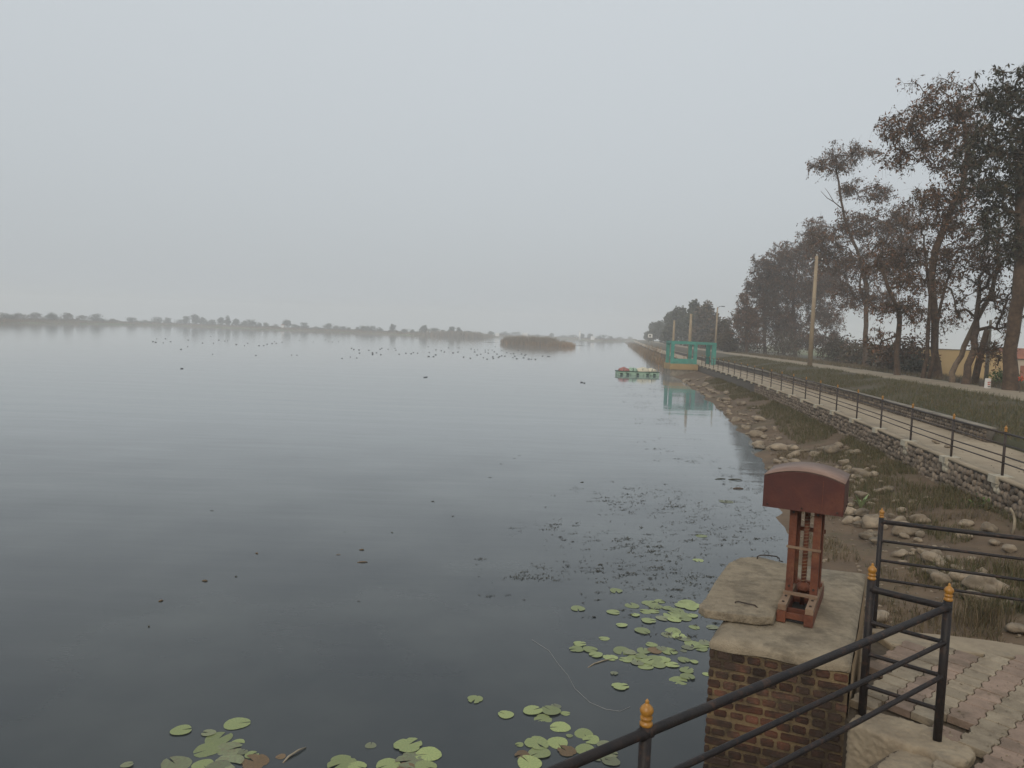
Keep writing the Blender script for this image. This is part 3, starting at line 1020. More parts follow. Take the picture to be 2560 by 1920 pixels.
for b_ in (-0.50, -0.36, 0.0, 0.30):
    MB().bar(g(-0.078, b_, ZC + 0.06), g(0.078, b_, ZC + 0.06), 0.03, 0.05).build('base_crossbar', M['rust'], hoist)
well = MB().box(tuple(g(0, -0.12, ZC + 0.012)), (0.15, 0.75, 0.012), ANG28)  # flat dark sheet, colour standing in for shade down the gate well
well.build('well_shade_sheet', M['dark_mark'], hoist)
Z0U, Z1U = ZC + 0.158, 2.79
for s in (-1, 1):
    for t_ in (-1, 1):
        # angle section: two flanges
        mb = MB()
        a0, b0 = s * 0.106, t_ * 0.165
        mb.box(tuple(g(a0, b0, (Z0U + Z1U) / 2)), (0.066, 0.008, Z1U - Z0U), ANG28)
        mb.box(tuple(g(a0 + s * 0.029, b0 - t_ * 0.033, (Z0U + Z1U) / 2 + 0.001)), (0.008, 0.058, Z1U - Z0U - 0.004), ANG28)
        mb.build('upright', M['rust'], hoist)
mb = MB().tube([g(0.0, 0.0, ZC + 0.02), g(0.0, 0.0, Z1U)], 0.024, 12)
mb.build('lifting_screw', M['rust'], hoist, True)
MB().bar(g(-0.150, -0.176, 2.40), g(0.150, -0.176, 2.40), 0.012, 0.022).build('crossbar', M['dusty_steel'], hoist)
MB().bar(g(-0.15, 0.20, 2.50), g(0.15, 0.20, 2.50), 0.02, 0.04).build('crossbar', M['rust'], hoist)
MB().bar(g(-0.15, -0.20, Z0U + 0.012), g(0.15, -0.20, Z0U + 0.012), 0.05, 0.02).build('crossbar', M['dusty_steel'], hoist)
MB().bar(g(-0.15, 0.20, Z0U + 0.02), g(0.15, 0.20, Z0U + 0.02), 0.05, 0.03).build('crossbar', M['rust'], hoist)
MB().box(tuple(g(0, 0, Z1U + 0.0)), (0.46, 0.44, 0.03), ANG28).build('gear_plate', M['rust'], hoist)
for s in (-1, 1):
    MB().box(tuple(g(s * 0.21, -0.16, Z1U - 0.022)), (0.06, 0.05, 0.02), ANG28).build('gear_bracket', M['rebar'], hoist)
# hood: arched sheet-steel cover
HW, HD, HZ0, HZ1, ARC = 0.347, 0.265, 2.765, 3.055, 0.075
HB = 0.32
HC = -0.028
prof = [(HC - HW, HZ0), (HC - HW, HZ1)]
NA = 14
for i in range(1, NA):
    t_ = -1 + 2 * i / NA
    prof.append((HC + HW * t_, HZ1 + ARC * (1 - t_ * t_)))
prof += [(HC + HW, HZ1), (HC + HW, HZ0)]
V, F = [], []
np_ = len(prof)
for b_ in (-HD, HB):
    for a_, z_ in prof:
        V.append(tuple(g(a_, b_, z_)))
F.append(tuple(range(np_ - 1, -1, -1)) if False else tuple(range(np_)))
F.append(tuple(range(2 * np_ - 1, np_ - 1, -1)))
for i in range(np_ - 1):
    F.append((i + 1, i, np_ + i, np_ + i + 1))
hood = MB().add(V, F).build('hood', M['red_paint'], hoist)
bevel(hood, 0.006, 2)
# rolled lip where the curved sheet overlaps the end plates
lip = MB()
V, F = [], []
for b_ in (-HD - 0.006, -HD + 0.03, HD + 0.006):
    pass
for b_ in (-HD - 0.008, HB + 0.008):
    for a_, z_ in prof[1:-1]:
        V.append(tuple(g(HC + (a_ - HC) * 1.008, b_, z_ + 0.004)))
m_ = len(prof) - 2
for i in range(m_ - 1):
    F.append((i, i + 1, m_ + i + 1, m_ + i))
top = MB().add(V, F).build('hood_roof', M['hood_roof'], hoist, True)
sol = top.modifiers.new('solid', 'SOLIDIFY')
sol.thickness = 0.005
sol.offset = 1

def bolt_at(p, ax_, r_=0.011, h_=0.010):
    a_ = Vector(p)
    MB().tube([a_, a_ + Vector(ax_) * h_], r_, 6).build('bolt', M['rebar'], hoist)
for s in (-1, 1):
    for z_ in (Z0U + 0.07, 2.40, Z1U - 0.06):
        bolt_at(g(s * 0.106, -0.170, z_) , -e2)
    for b_ in (-0.45, -0.28, 0.30):
        bolt_at(g(s * 0.115, b_, ZC + 0.158), (0, 0, 1))
for a_ in (-0.33, -0.03, 0.27):
    bolt_at(g(a_, -HD - 0.002, HZ0 + 0.03), -e2, 0.009, 0.008)
for b_ in (-0.16, 0.08, 0.28):
    bolt_at(g(HC + HW + 0.001, b_, HZ0 + 0.035), e1, 0.009, 0.008)
seam = MB().box(tuple(g(0.14, -HD - 0.0015, (HZ0 + HZ1) / 2 + 0.01)), (0.004, 0.004, HZ1 - HZ0), ANG28)
seam.build('sheet_seam', M['rust'], hoist)
pts_ = []
for k in range(230):
    a_ = k * 0.62
    pts_.append(g(0.0255 * math.cos(a_), 0.0255 * math.sin(a_), ZC + 0.2 + k * 0.0032))
MB().tube(pts_, 0.004, 4).build('screw_thread', M['dusty_steel'], hoist, True)
MB().lathe([(0.055, 0), (0.06, 0.01), (0.06, 0.05), (0.045, 0.06), (0.03, 0.075)], tuple(g(0, 0, ZC + 0.16)), 12).build('screw_collar', M['rust'], hoist, True)

# ------------------------------------------------------------------ rocks on the bank
rock_meshes = stone_variants(10, 31.0, 3, 0.78, 0.30)
for me in rock_meshes:
    me.materials.append(M['rock'])
    me.name = 'rock'
ROCKS = [  # px, py of the centre, width in px
    (2154, 1242, 33), (2127, 1263, 17), (2123, 1281, 32), (2154, 1286, 37), (2183, 1312, 56), (2262, 1334, 56), (2252, 1314, 44), (2300, 1303, 37), (2414, 1312, 30),
    (2165, 1344, 30), (2183, 1338, 22), (2252, 1387, 30), (2340, 1388, 31), (2338, 1407, 48), (2325, 1429, 32), (2340, 1441, 40), (2354, 1455, 45), (2416, 1455, 58),
    (2462, 1478, 88), (2424, 1497, 48), (2467, 1499, 32), (2401, 1487, 30), (2548, 1577, 42), (2300, 1338, 27), (2416, 1343, 27), (2475, 1322, 34), (2523, 1375, 30),
    (2487, 1358, 26), (2200, 1546, 46), (2305, 1380, 22), (2380, 1400, 26), (2395, 1420, 24), (2296, 1366, 20), (2430, 1400, 24), (2360, 1370, 20),
    (2056, 1132, 30), (2080, 1132, 38), (2036, 1137, 22), (2098, 1117, 23), (2141, 1132, 20), (2147, 1185, 31), (2168, 1192, 29), (2141, 1195, 23), (2129, 1203, 17),
    (2168, 1174, 16), (2160, 1203, 18), (2222, 1225, 23), (2196, 1231, 26), (2334, 1192, 15), (2362, 1207, 14), (2185, 1188, 20), (2120, 1180, 20), (2110, 1160, 24),
    (2190, 1250, 14), (2178, 1262, 18), (2230, 1290, 16), (2140, 1220, 18), (2205, 1205, 14), (2240, 1255, 18)]
LABELS = {
    (2462, 1478): 'broad flat tan boulder behind the lowest bar of the lower railing',
    (2262, 1334): 'large split oval boulder just below the top bar of the lower railing',
    (2183, 1312): 'big rounded boulder half hidden by the corner post of the lower railing',
    (2416, 1455): 'pale squarish boulder above the broad flat one behind the lower railing',
    (2154, 1286): 'rounded boulder in front of the small fleshy green plant',
    (2123, 1281): 'rounded boulder touching the right edge of the rusty hood',
    (2165, 1344): 'small pointed pale stone lying alone on the wet mud near the railing post',
    (2252, 1387): 'small flat pale stone alone on mud between the second and third bars',
    (2200, 1546): 'pale stone beyond the paving corner beside the short railing panel',
    (2548, 1577): 'dark rounded stone at the right edge of the view beyond the paving',
    (2414, 1312): 'pinkish peaked stone in the grass above the lower railing',
    (2300, 1303): 'smooth domed boulder showing over the top bar of the lower railing',
    (2080, 1132): 'flat slab-like rock behind the hood on the waterline heap',
}
random.seed(5)
def put_rock(px, py, wpx, label, group):
    p = P(px, py, 0.15)
    for _ in range(6):
        gz = ground_z(p.x, p.y)
        p = P(px, py, max(gz, -0.05) + 0.04)
    s = wpx * p.y / FPX * 1.12
    o = bpy.data.objects.new('rock', random.choice(rock_meshes))
    C.objects.link(o)
    o.location = (p.x, p.y, ground_z(p.x, p.y) + s * 0.24)
    o.scale = (s, s * random.uniform(0.65, 0.95), s * random.uniform(0.62, 0.85))
    o.rotation_euler = (random.uniform(-.25, .25), random.uniform(-.25, .25), random.uniform(-.5, .5))
    tag(o, label, 'rock', group)
rx_ = random.Random(88)
LINE = [(2150, 1290), (2200, 1318), (2262, 1345), (2320, 1385), (2345, 1420), (2365, 1458), (2420, 1480), (2500, 1500), (2570, 1505)]
for k in range(64):
    f = rx_.random() * (len(LINE) - 1)
    i_ = int(f)
    fx = LINE[i_][0] + (LINE[i_ + 1][0] - LINE[i_][0]) * (f - i_)
    fy = LINE[i_][1] + (LINE[i_ + 1][1] - LINE[i_][1]) * (f - i_)
    wide = rx_.random() < 0.35
    ROCKS.append((fx + rx_.gauss(20 if wide else 2, 50 if wide else 18), fy + rx_.gauss(-20 if wide else 0, 40 if wide else 11), rx_.choice((10, 12, 14, 18, 22, 28))))
for k in range(16):
    ROCKS.append((rx_.uniform(2040, 2200), 1115 + rx_.random() * 110, rx_.choice((9, 11, 14, 18))))
for px, py, wpx in ROCKS:
    lab = LABELS.get((px, py))
    if lab:
        put_rock(px, py, wpx, lab, 'rocks on the lake bank')
    elif py < 1235:
        put_rock(px, py, wpx, 'tan stone in the loose heap on the bank behind the rusty hood', 'rocks heaped behind the hood')
    else:
        band = (py - (1304 + (px - 2203) * 0.118)) / 49.0
        if px < 2200:
            where = 'between the rusty hood and the corner post of the lower railing'
        else:
            where = ['showing above the top bar of the lower railing', 'framed between the top and second bars of the lower railing', 'framed between the second and third bars of the lower railing',
                     'framed between the third and lowest bars of the lower railing', 'below the lowest bar of the lower railing'][max(0, min(4, int(math.floor(band)) + 1))]
        put_rock(px, py, wpx, 'tan stone ' + where, 'rocks around the lower railing')
for k in range(105):
    y = 24 + 54 * (k / 105) ** 1.25 + random.uniform(-.4, .4)
    sw = interp(SHORE_W, y)
    u = -sw + 0.1 + abs(random.gauss(0.15, 0.8))
    x = FX(y) + u
    s = random.choice((0.2, 0.26, 0.34, 0.42, 0.6)) * random.uniform(0.85, 1.2)
    o = bpy.data.objects.new('rock', random.choice(rock_meshes))
    C.objects.link(o)
    o.location = (x, y, max(ground_z(x, y), -0.05) + s * 0.14)
    o.scale = (s, s * random.uniform(0.6, 0.95), s * random.uniform(0.55, 0.8))
    o.rotation_euler = (random.uniform(-.3, .3), random.uniform(-.3, .3), random.uniform(0, 6.3))
    tag(o, 'tan rock in the stony edging along the waterline towards the teal gateway', 'rock', 'rocks edging the shore')
# small stones nobody could count
it = []
for k in range(1100):
    y = 8 + 40 * random.random() ** 1.6
    sw = interp(SHORE_W, y)
    u = -sw + 0.3 + abs(random.gauss(0.4, 1.1))
    if u > -0.4:
        continue
    x = FX(y) + u
    s = random.uniform(0.02, 0.075)
    it.append(Matrix.Translation((x, y, ground_z(x, y) + s * 0.15)) @ Matrix.Rotation(random.uniform(0, 6.3), 4, 'Z') @ Matrix.Diagonal((s * 1.4, s, s * 0.7, 1)))
stuff(link('pebbles', mass_of_stones(it, low_variants), M['pebbles']), 'small pebbles strewn over the brown lake bank', 'pebbles')

# ------------------------------------------------------------------ grass
def blades(pts, hmin, hmax, wd, lean=0.5, seed=1, per=1, env=None):
    r = np.random.default_rng(seed)
    pts = np.asarray(pts, dtype=np.float32)
    if per > 1:
        pts = np.repeat(pts, per, axis=0)
    n = len(pts)
    h = r.uniform(hmin, hmax, n)
    if env is not None:
        h = h * np.repeat(np.asarray(env), per)
    a = r.uniform(0, 2 * np.pi, n)
    l = r.normal(0, lean, n) * h
    b = r.uniform(0, 2 * np.pi, n)
    w_ = wd * r.uniform(0.6, 1.4, n)
    dx, dy = np.cos(a) * w_ / 2, np.sin(a) * w_ / 2
    off = r.normal(0, wd * 2.0, (n, 2)) if per > 1 else np.zeros((n, 2))
    x, y, z = pts[:, 0] + off[:, 0], pts[:, 1] + off[:, 1], pts[:, 2]
    v0 = np.stack([x - dx, y - dy, z - 0.02], 1)
    v1 = np.stack([x + dx, y + dy, z - 0.02], 1)
    mid = np.stack([x + np.cos(b) * l * 0.35, y + np.sin(b) * l * 0.35, z + h * 0.6], 1)
    v2 = mid + np.stack([dx, dy, dx * 0], 1) * 0.7
    v3 = mid - np.stack([dx, dy, dx * 0], 1) * 0.7
    v4 = np.stack([x + np.cos(b) * l, y + np.sin(b) * l, z + h], 1)
    V = np.stack([v0, v1, v2, v3, v4], 1).reshape(-1, 3)
    i = np.arange(n) * 5
    F = np.concatenate([np.stack([i, i + 1, i + 2], 1), np.stack([i, i + 2, i + 3], 1), np.stack([i + 3, i + 2, i + 4], 1)])
    return raw_mesh('blades', V, F)

random.seed(8)
pts = []
while len(pts) < 8000:
    y = 11 + 60 * random.random() ** 1.7
    sw = interp(SHORE_W, y)
    u = -0.3 - (sw - 1.3) * 0.75 * random.random() ** 1.5
    x = FX(y) + u
    if noise.noise(Vector((x * 0.55, y * 0.4, 2))) + 0.5 * (1 + u / sw) < 0.22:
        continue
    pts.append((x, y, ground_z(x, y)))
stuff(link('bank_grass', blades(pts, 0.06, 0.26, 0.012, 0.5, 2, 5), M['grass']), 'rough green grass growing below the promenade wall', 'grass')
pts = []
while len(pts) < 2600:
    y = 8 + 22 * random.random() ** 1.3
    sw = interp(SHORE_W, y)
    u = -0.4 - (sw - 0.9) * random.random()
    x = FX(y) + u
    if noise.noise(Vector((x * 0.7, y * 0.5, 12))) < 0.14:
        continue
    pts.append((x, y, ground_z(x, y)))
stuff(link('dry_grass', blades(pts, 0.04, 0.20, 0.010, 0.7, 3, 4), M['grass_dry']), 'dry brown grass tufts scattered over the lake bank', 'grass')
pts = []
while len(pts) < 16000:
    y = 14 + 85 * random.random() ** 1.5
    u = 2.75 + 4.2 * random.random()
    x = FX(y) + u
    if noise.noise(Vector((x * 0.35, y * 0.25, 5))) < random.uniform(-0.45, -0.05):
        continue
    pts.append((x, y, ground_z(x, y)))
stuff(link('embankment_grass', blades(pts, 0.05, 0.24, 0.016, 0.6, 4, 3), M['grass']), 'short grass covering the embankment below the dirt road', 'grass')
pts = []
while len(pts) < 7000:
    y = 26 + 110 * random.random() ** 1.4
    u = 10.6 + 9 * random.random() ** 1.5
    x = FX(y) + u
    pts.append((x, y, ground_z(x, y)))
stuff(link('verge_grass', blades(pts, 0.08, 0.40, 0.03, 0.5, 6, 2), M['grass_dry']), 'dry undergrowth under the roadside trees', 'grass')

# ------------------------------------------------------------------ trees along the road
def tree(name, label, group, base_px, trunk_px, blobs, r0, leafm, barkm, leaf=0.20, dens=1.0, seed=1, tips_k=1.0, zbase=None, extra=None):
    r = np.random.default_rng(seed)
    b = P(base_px[0], base_px[1], 2.2)
    for _ in range(5):
        b = P(base_px[0], base_px[1], ground_z(b.x, b.y))
    Y = b.y
    t = empty(name, tuple(b), label, 'tree', group)
    nodes, par, kind = [], [], []
    def add(p, pa):
        nodes.append(Vector(p))
        par.append(pa)
        return len(nodes) - 1
    last = add(b - Vector((0, 0, 0.15)), -1)
    prev = b.copy()
    yo = 0.0
    for (x, y) in trunk_px:
        yo += r.normal(0, 0.25)
        q = PD(x, y, Y)
        q.y += yo
        nseg = max(2, int((q - prev).length / 0.8))
        for k in range(1, nseg + 1):
            c = prev.lerp(q, k / nseg) + Vector((r.normal(0, .04), r.normal(0, .04), 0))
            last = add(c, last)
        prev = q
    ntrunk = len(nodes)
    tips = []
    for bl in blobs:
        x, y, rx, ry = bl[:4]
        dz = bl[4] if len(bl) > 4 else 0.0
        c = PD(x, y, Y + dz)
        wx, wz = rx * Y / FPX, ry * Y / FPX
        wy = 0.75 * (wx + wz) / 2 + 0.3
        n = int(max(6, tips_k * 0.0135 * math.pi * rx * ry * (Y / 48.0)) ) if False else int(max(6, tips_k * 6.5 * math.pi * wx * wz))
        for _ in range(n):
            d = r.normal(0, 1, 3)
            d /= np.linalg.norm(d)
            k = r.uniform(0, 1) ** 0.40
            k *= 1 + 0.22 * r.normal()
            tips.append(Vector((c.x + d[0] * wx * k, c.y + d[1] * wy * k, c.z + d[2] * wz * k)))
    tn = np.array([nodes[i] for i in range(ntrunk)])
    tips.sort(key=lambda p: float(np.min(np.linalg.norm(tn - np.array(p), axis=1))))
    arr = np.zeros((ntrunk + len(tips) * 4 + 10, 3))
    arr[:ntrunk] = tn
    cnt = ntrunk
    tipnodes = []
    lo = int(ntrunk * 0.45)
    for p in tips:
        pa = np.array(p)
        d = np.linalg.norm(arr[lo:cnt] - pa, axis=1)
        up = arr[lo:cnt, 2] - pa[2]
        j = int(np.argmin(d + 0.45 * np.maximum(0, up))) + lo
        dist = (nodes[j] - p).length
        ns = 1 if dist < 0.5 else (2 if dist < 1.4 else 4)
        last = j
        s0 = nodes[j].copy()
        bend = Vector((r.normal(0, .10), r.normal(0, .10), r.normal(0.05, .10))) * dist
        for k in range(1, ns + 1):
            f = k / ns
            q = s0.lerp(p, f) + bend * (4 * f * (1 - f)) * 0.6
            last = add(q, last)
            arr[cnt] = np.array(q) if cnt < len(arr) else 0
            cnt += 1
            if cnt >= len(arr):
                arr = np.concatenate([arr, np.zeros((500, 3))])
        tipnodes.append(last)
    # pipe-model radii
    cntd = np.zeros(len(nodes))
    haskid = np.zeros(len(nodes), dtype=bool)
    for i in range(len(nodes)):
        if par[i] >= 0:
            haskid[par[i]] = True
    for i in range(len(nodes) - 1, -1, -1):
        if not haskid[i]:
            cntd[i] += 1
        if par[i] >= 0:
            cntd[par[i]] += cntd[i]
    mx = cntd[0]
    rad = np.maximum(0.012 * Y / 45, r0 * (cntd / mx) ** 0.47)
    rad[:ntrunk] = np.maximum(rad[:ntrunk], r0 * np.linspace(1.0, 0.33, ntrunk))
    rad[0] *= 1.35
    if ntrunk > 1:
        rad[1] *= 1.12
    mb = MB()
    # trunk as one tube
    mb.tube([nodes[i] for i in range(ntrunk)], list(rad[:ntrunk]), 9, False)
    kids = {}
    for i in range(ntrunk, len(nodes)):
        kids.setdefault(par[i], []).append(i)
    done = set()
    for i in range(ntrunk, len(nodes)):
        if i in done:
            continue
        chain = [par[i], i]
        done.add(i)
        cur = i
        while cur in kids:
            nxt = max((k for k in kids[cur] if k not in done), key=lambda k: cntd[k], default=None)
            if nxt is None:
                break
            chain.append(nxt)
            done.add(nxt)
            cur = nxt
        rr = [rad[c] for c in chain]
        rr[0] = min(rad[chain[0]], rad[chain[1]] * 1.15)
        mb.tube([nodes[c] for c in chain], rr, 5 if rr[0] > 0.05 else 4, False)
    if extra:
        for (pts_, ra_, rb_) in extra:
            q = [PD(x, y, Y + dy) for x, y, dy in pts_]
            mb.tube(q, list(np.linspace(ra_, rb_, len(q))), 8, True)
    mb.build('trunk', barkm, t, True)
    # leaves
    src = []
    for i in tipnodes:
        src.append((nodes[i], 1.0))
        if par[i] >= ntrunk:
            src.append((nodes[par[i]].lerp(nodes[i], 0.5), 0.55))
    cen = np.array([p for p, k in src])
    wts = np.array([k for p, k in src])
    per = 20 * dens
    fs_ = (Y / 48) ** 0.35
    ntw = 4
    m_tw = len(cen) * ntw
    td = r.normal(0, 1, (m_tw, 3)) + np.array([0, 0, -0.25])
    td /= np.linalg.norm(td, axis=1)[:, None]
    tl = r.uniform(0.30, 0.95, m_tw)[:, None] * fs_
    t0 = np.repeat(cen, ntw, axis=0)
    t1 = t0 + td * tl * 0.6
    t2 = t0 + td * tl + np.array([0, 0, -0.16]) * tl
    rw = 0.0065 * Y / 45
    o1 = np.array([rw, 0, 0])
    o2 = np.array([0, rw * 0.5, rw])
    Vt = np.stack([t0 - o1, t0 + o1, t0 + o2, t1 - o1 * .7, t1 + o1 * .7, t1 + o2 * .7, t2 - o1 * .3, t2 + o1 * .3, t2 + o2 * .3], 1).reshape(-1, 3)
    bi = (np.arange(m_tw) * 9)[:, None, None]
    fq = np.array([[0, 1, 4, 3], [1, 2, 5, 4], [2, 0, 3, 5], [3, 4, 7, 6], [4, 5, 8, 7], [5, 3, 6, 8]])[None]
    link('twigs', raw_mesh('twigs', Vt, (bi + fq).reshape(-1, 4)), barkm, t)
    num = r.poisson(np.repeat(per * wts, ntw) / ntw * r.uniform(0.2, 1.9, m_tw))
    idx = np.repeat(np.arange(m_tw), num)
    n = len(idx)
    al = r.uniform(0.1, 1.05, n)[:, None]
    pos = t0[idx] + td[idx] * tl[idx] * al + np.array([0, 0, -0.16]) * tl[idx] * al ** 2 + r.normal(0, 0.055, (n, 3)) * fs_
    d = r.normal(0, 1, (n, 3)) + np.array([0, 0, -0.9])
    d /= np.linalg.norm(d, axis=1)[:, None]
    s = np.cross(d, r.normal(0, 1, (n, 3)))
    s /= np.linalg.norm(s, axis=1)[:, None]
    L = leaf * r.uniform(0.45, 1.3, n)[:, None]
    Wd = L * r.uniform(0.25, 0.5, n)[:, None]
    nor = np.cross(d, s)
    v0 = pos
    v1 = pos + d * L * 0.45 + s * Wd * 0.5 + nor * L * 0.06
    v2 = pos + d * L
    v3 = pos + d * L * 0.45 - s * Wd * 0.5 + nor * L * 0.06
    V = np.stack([v0, v1, v2, v3], 1).reshape(-1, 3)
    F = np.arange(n * 4).reshape(-1, 4)
    link('crown', raw_mesh('crown', V, F), leafm, t)
    return n

G = 'trees along the dirt road'
nl = 0
nl += tree('roadside_tree', 'tall brown-leaved tree with a high spreading crown left of the darkest tree', G, (2346, 948),
     [(2337, 880), (2331, 780), (2330, 690), (2340, 620), (2372, 545), (2400, 470), (2412, 380), (2405, 300)],
     [(2262, 318, 74, 52), (2352, 258, 92, 66), (2350, 370, 92, 66), (2310, 500, 52, 50), (2238, 396, 44, 34), (2392, 480, 76, 66), (2420, 580, 62, 56), (2375, 640, 55, 50), (2420, 300, 60, 80), (2350, 560, 50, 40), (2225, 320, 30, 34)],
     0.23, M['leaf_brown'], M['bark'], 0.25, 0.75, 11)
nl += tree('roadside_tree', 'tallest dense dark tree at the right edge with a thick straight trunk', G, (2527, 975),
     [(2524, 880), (2530, 780), (2540, 660), (2550, 520), (2556, 400), (2560, 280)],
     [(2500, 240, 74, 74), (2545, 330, 84, 100), (2478, 360, 66, 70), (2570, 470, 80, 90), (2490, 470, 64, 66), (2545, 600, 66, 66), (2600, 215, 76, 90), (2640, 350, 90, 130), (2620, 560, 80, 120), (2475, 560, 50, 50), (2440, 420, 50, 60), (2590, 720, 50, 70)],
     0.31, M['leaf_dark'], M['bark'], 0.24, 0.95, 12, 1.0)
nl += tree('roadside_tree', 'slim pale trunk leaning steeply rightward before the yellow wall', G, (2381, 956),
     [(2402, 912), (2425, 868), (2458, 800), (2492, 730), (2520, 660), (2530, 600)],
     [(2470, 640, 60, 52), (2440, 700, 52, 40), (2510, 580, 52, 50), (2402, 765, 46, 40), (2540, 640, 40, 46), (2370, 720, 40, 30)],
     0.15, M['leaf_brown'], M['bark_pale'], 0.21, 0.62, 13, 0.9)
nl += tree('roadside_tree', 'dark twin-stemmed leaning tree just right of the slim pale leaning trunk', G, (2413, 960),
     [(2428, 915), (2448, 870), (2468, 825), (2480, 760), (2492, 690), (2520, 640)],
     [(2500, 740, 46, 52), (2532, 780, 40, 56), (2490, 650, 44, 40), (2462, 872, 46, 34), (2500, 880, 30, 40), (2440, 640, 36, 36)],
     0.19, M['leaf_brown'], M['bark'], 0.21, 0.6, 14, 0.9, extra=[([(2434, 966, 0.8), (2446, 910, 0.6), (2458, 860, 0.3), (2468, 825, 0)], 0.20, 0.16)])
nl += tree('roadside_tree', 'pair of thin dark stems rising together left of the tall brown-leaved tree', G, (2307, 945),
     [(2312, 890), (2320, 820), (2326, 740), (2322, 650), (2310, 590)],
     [(2300, 560, 44, 44), (2290, 690, 44, 44), (2350, 720, 44, 50), (2345, 810, 36, 40), (2290, 780, 34, 36), (2350, 650, 40, 40)],
     0.12, M['leaf_brown'], M['bark'], 0.22, 0.7, 15, 0.9, extra=[([(2322, 946, -0.5), (2334, 890, -0.4), (2340, 830, -0.2), (2350, 770, 0), (2368, 700, 0.2), (2398, 640, 0.4)], 0.15, 0.06)])
nl += tree('roadside_tree', 'tree with a bare forked side branch and a separate tufted top', G, (2161, 917),
     [(2162, 860), (2163, 790), (2164, 710), (2146, 640), (2112, 550), (2103, 500), (2096, 430), (2094, 390)],
     [(2094, 400, 52, 34), (2050, 408, 26, 18), (2140, 372, 34, 18), (2176, 385, 26, 16), (2196, 482, 44, 26), (2130, 560, 56, 40), (2208, 570, 66, 52), (2262, 545, 46, 46), (2150, 660, 60, 44), (2230, 660, 52, 50), (2060, 610, 44, 44), (2090, 650, 50, 46), (2120, 740, 50, 40), (2200, 740, 50, 40), (2270, 620, 46, 46), (2120, 470, 30, 26)],
     0.25, M['leaf_brown'], M['bark'], 0.30, 0.85, 16, 0.85, extra=[([(2103, 520, 0), (2085, 505, 0), (2068, 495, 0), (2052, 478, 0)], 0.07, 0.02), ([(2085, 505, 0), (2070, 480, 0), (2062, 470, 0)], 0.04, 0.015)])
nl += tree('roadside_tree', 'crooked dark tree between the fork-branched tree and the thin paired stems', G, (2243, 938),
     [(2246, 890), (2252, 832), (2240, 780), (2212, 720), (2200, 670)],
     [(2262, 640, 46, 46), (2276, 760, 40, 40), (2210, 770, 42, 34), (2200, 640, 40, 36), (2256, 700, 40, 36), (2190, 840, 30, 30)],
     0.18, M['leaf_brown'], M['bark'], 0.27, 0.75, 17, 0.9)
nl += tree('roadside_tree', 'bushy dark roadside tree behind the tall tan utility pole', G, (1988, 893),
     [(1988, 840), (1986, 760), (1990, 690), (2005, 630)],
     [(1962, 640, 44, 40), (2012, 640, 52, 52), (2000, 720, 60, 54), (1940, 710, 44, 46), (2040, 720, 46, 50), (1970, 800, 56, 44), (2060, 790, 46, 46), (2036, 580, 34, 40), (2075, 700, 46, 50), (2010, 850, 50, 30), (2075, 850, 40, 30)],
     0.33, M['leaf_brown'], M['bark'], 0.38, 1.0, 18, 0.62)
nl += tree('roadside_tree', 'rounded tree third from the gap, left of the tall tan utility pole', G, (1912, 888),
     [(1912, 840), (1910, 780), (1915, 710)],
     [(1916, 666, 40, 34), (1896, 720, 40, 40), (1930, 760, 44, 44), (1890, 790, 42, 38), (1940, 690, 34, 40), (1950, 830, 40, 30)],
     0.30, M['leaf_rust'], M['bark'], 0.42, 1.0, 19, 0.52)
nl += tree('roadside_tree', 'lower hazy tree at the left end of the roadside row', G, (1866, 884),
     [(1866, 850), (1864, 800), (1866, 760)],
     [(1862, 750, 18, 30), (1856, 790, 26, 28), (1880, 800, 30, 34), (1846, 812, 20, 22), (1880, 840, 34, 24)],
     0.26, M['leaf_brown'], M['bark'], 0.42, 1.0, 20, 0.52)
print('leaves', nl)

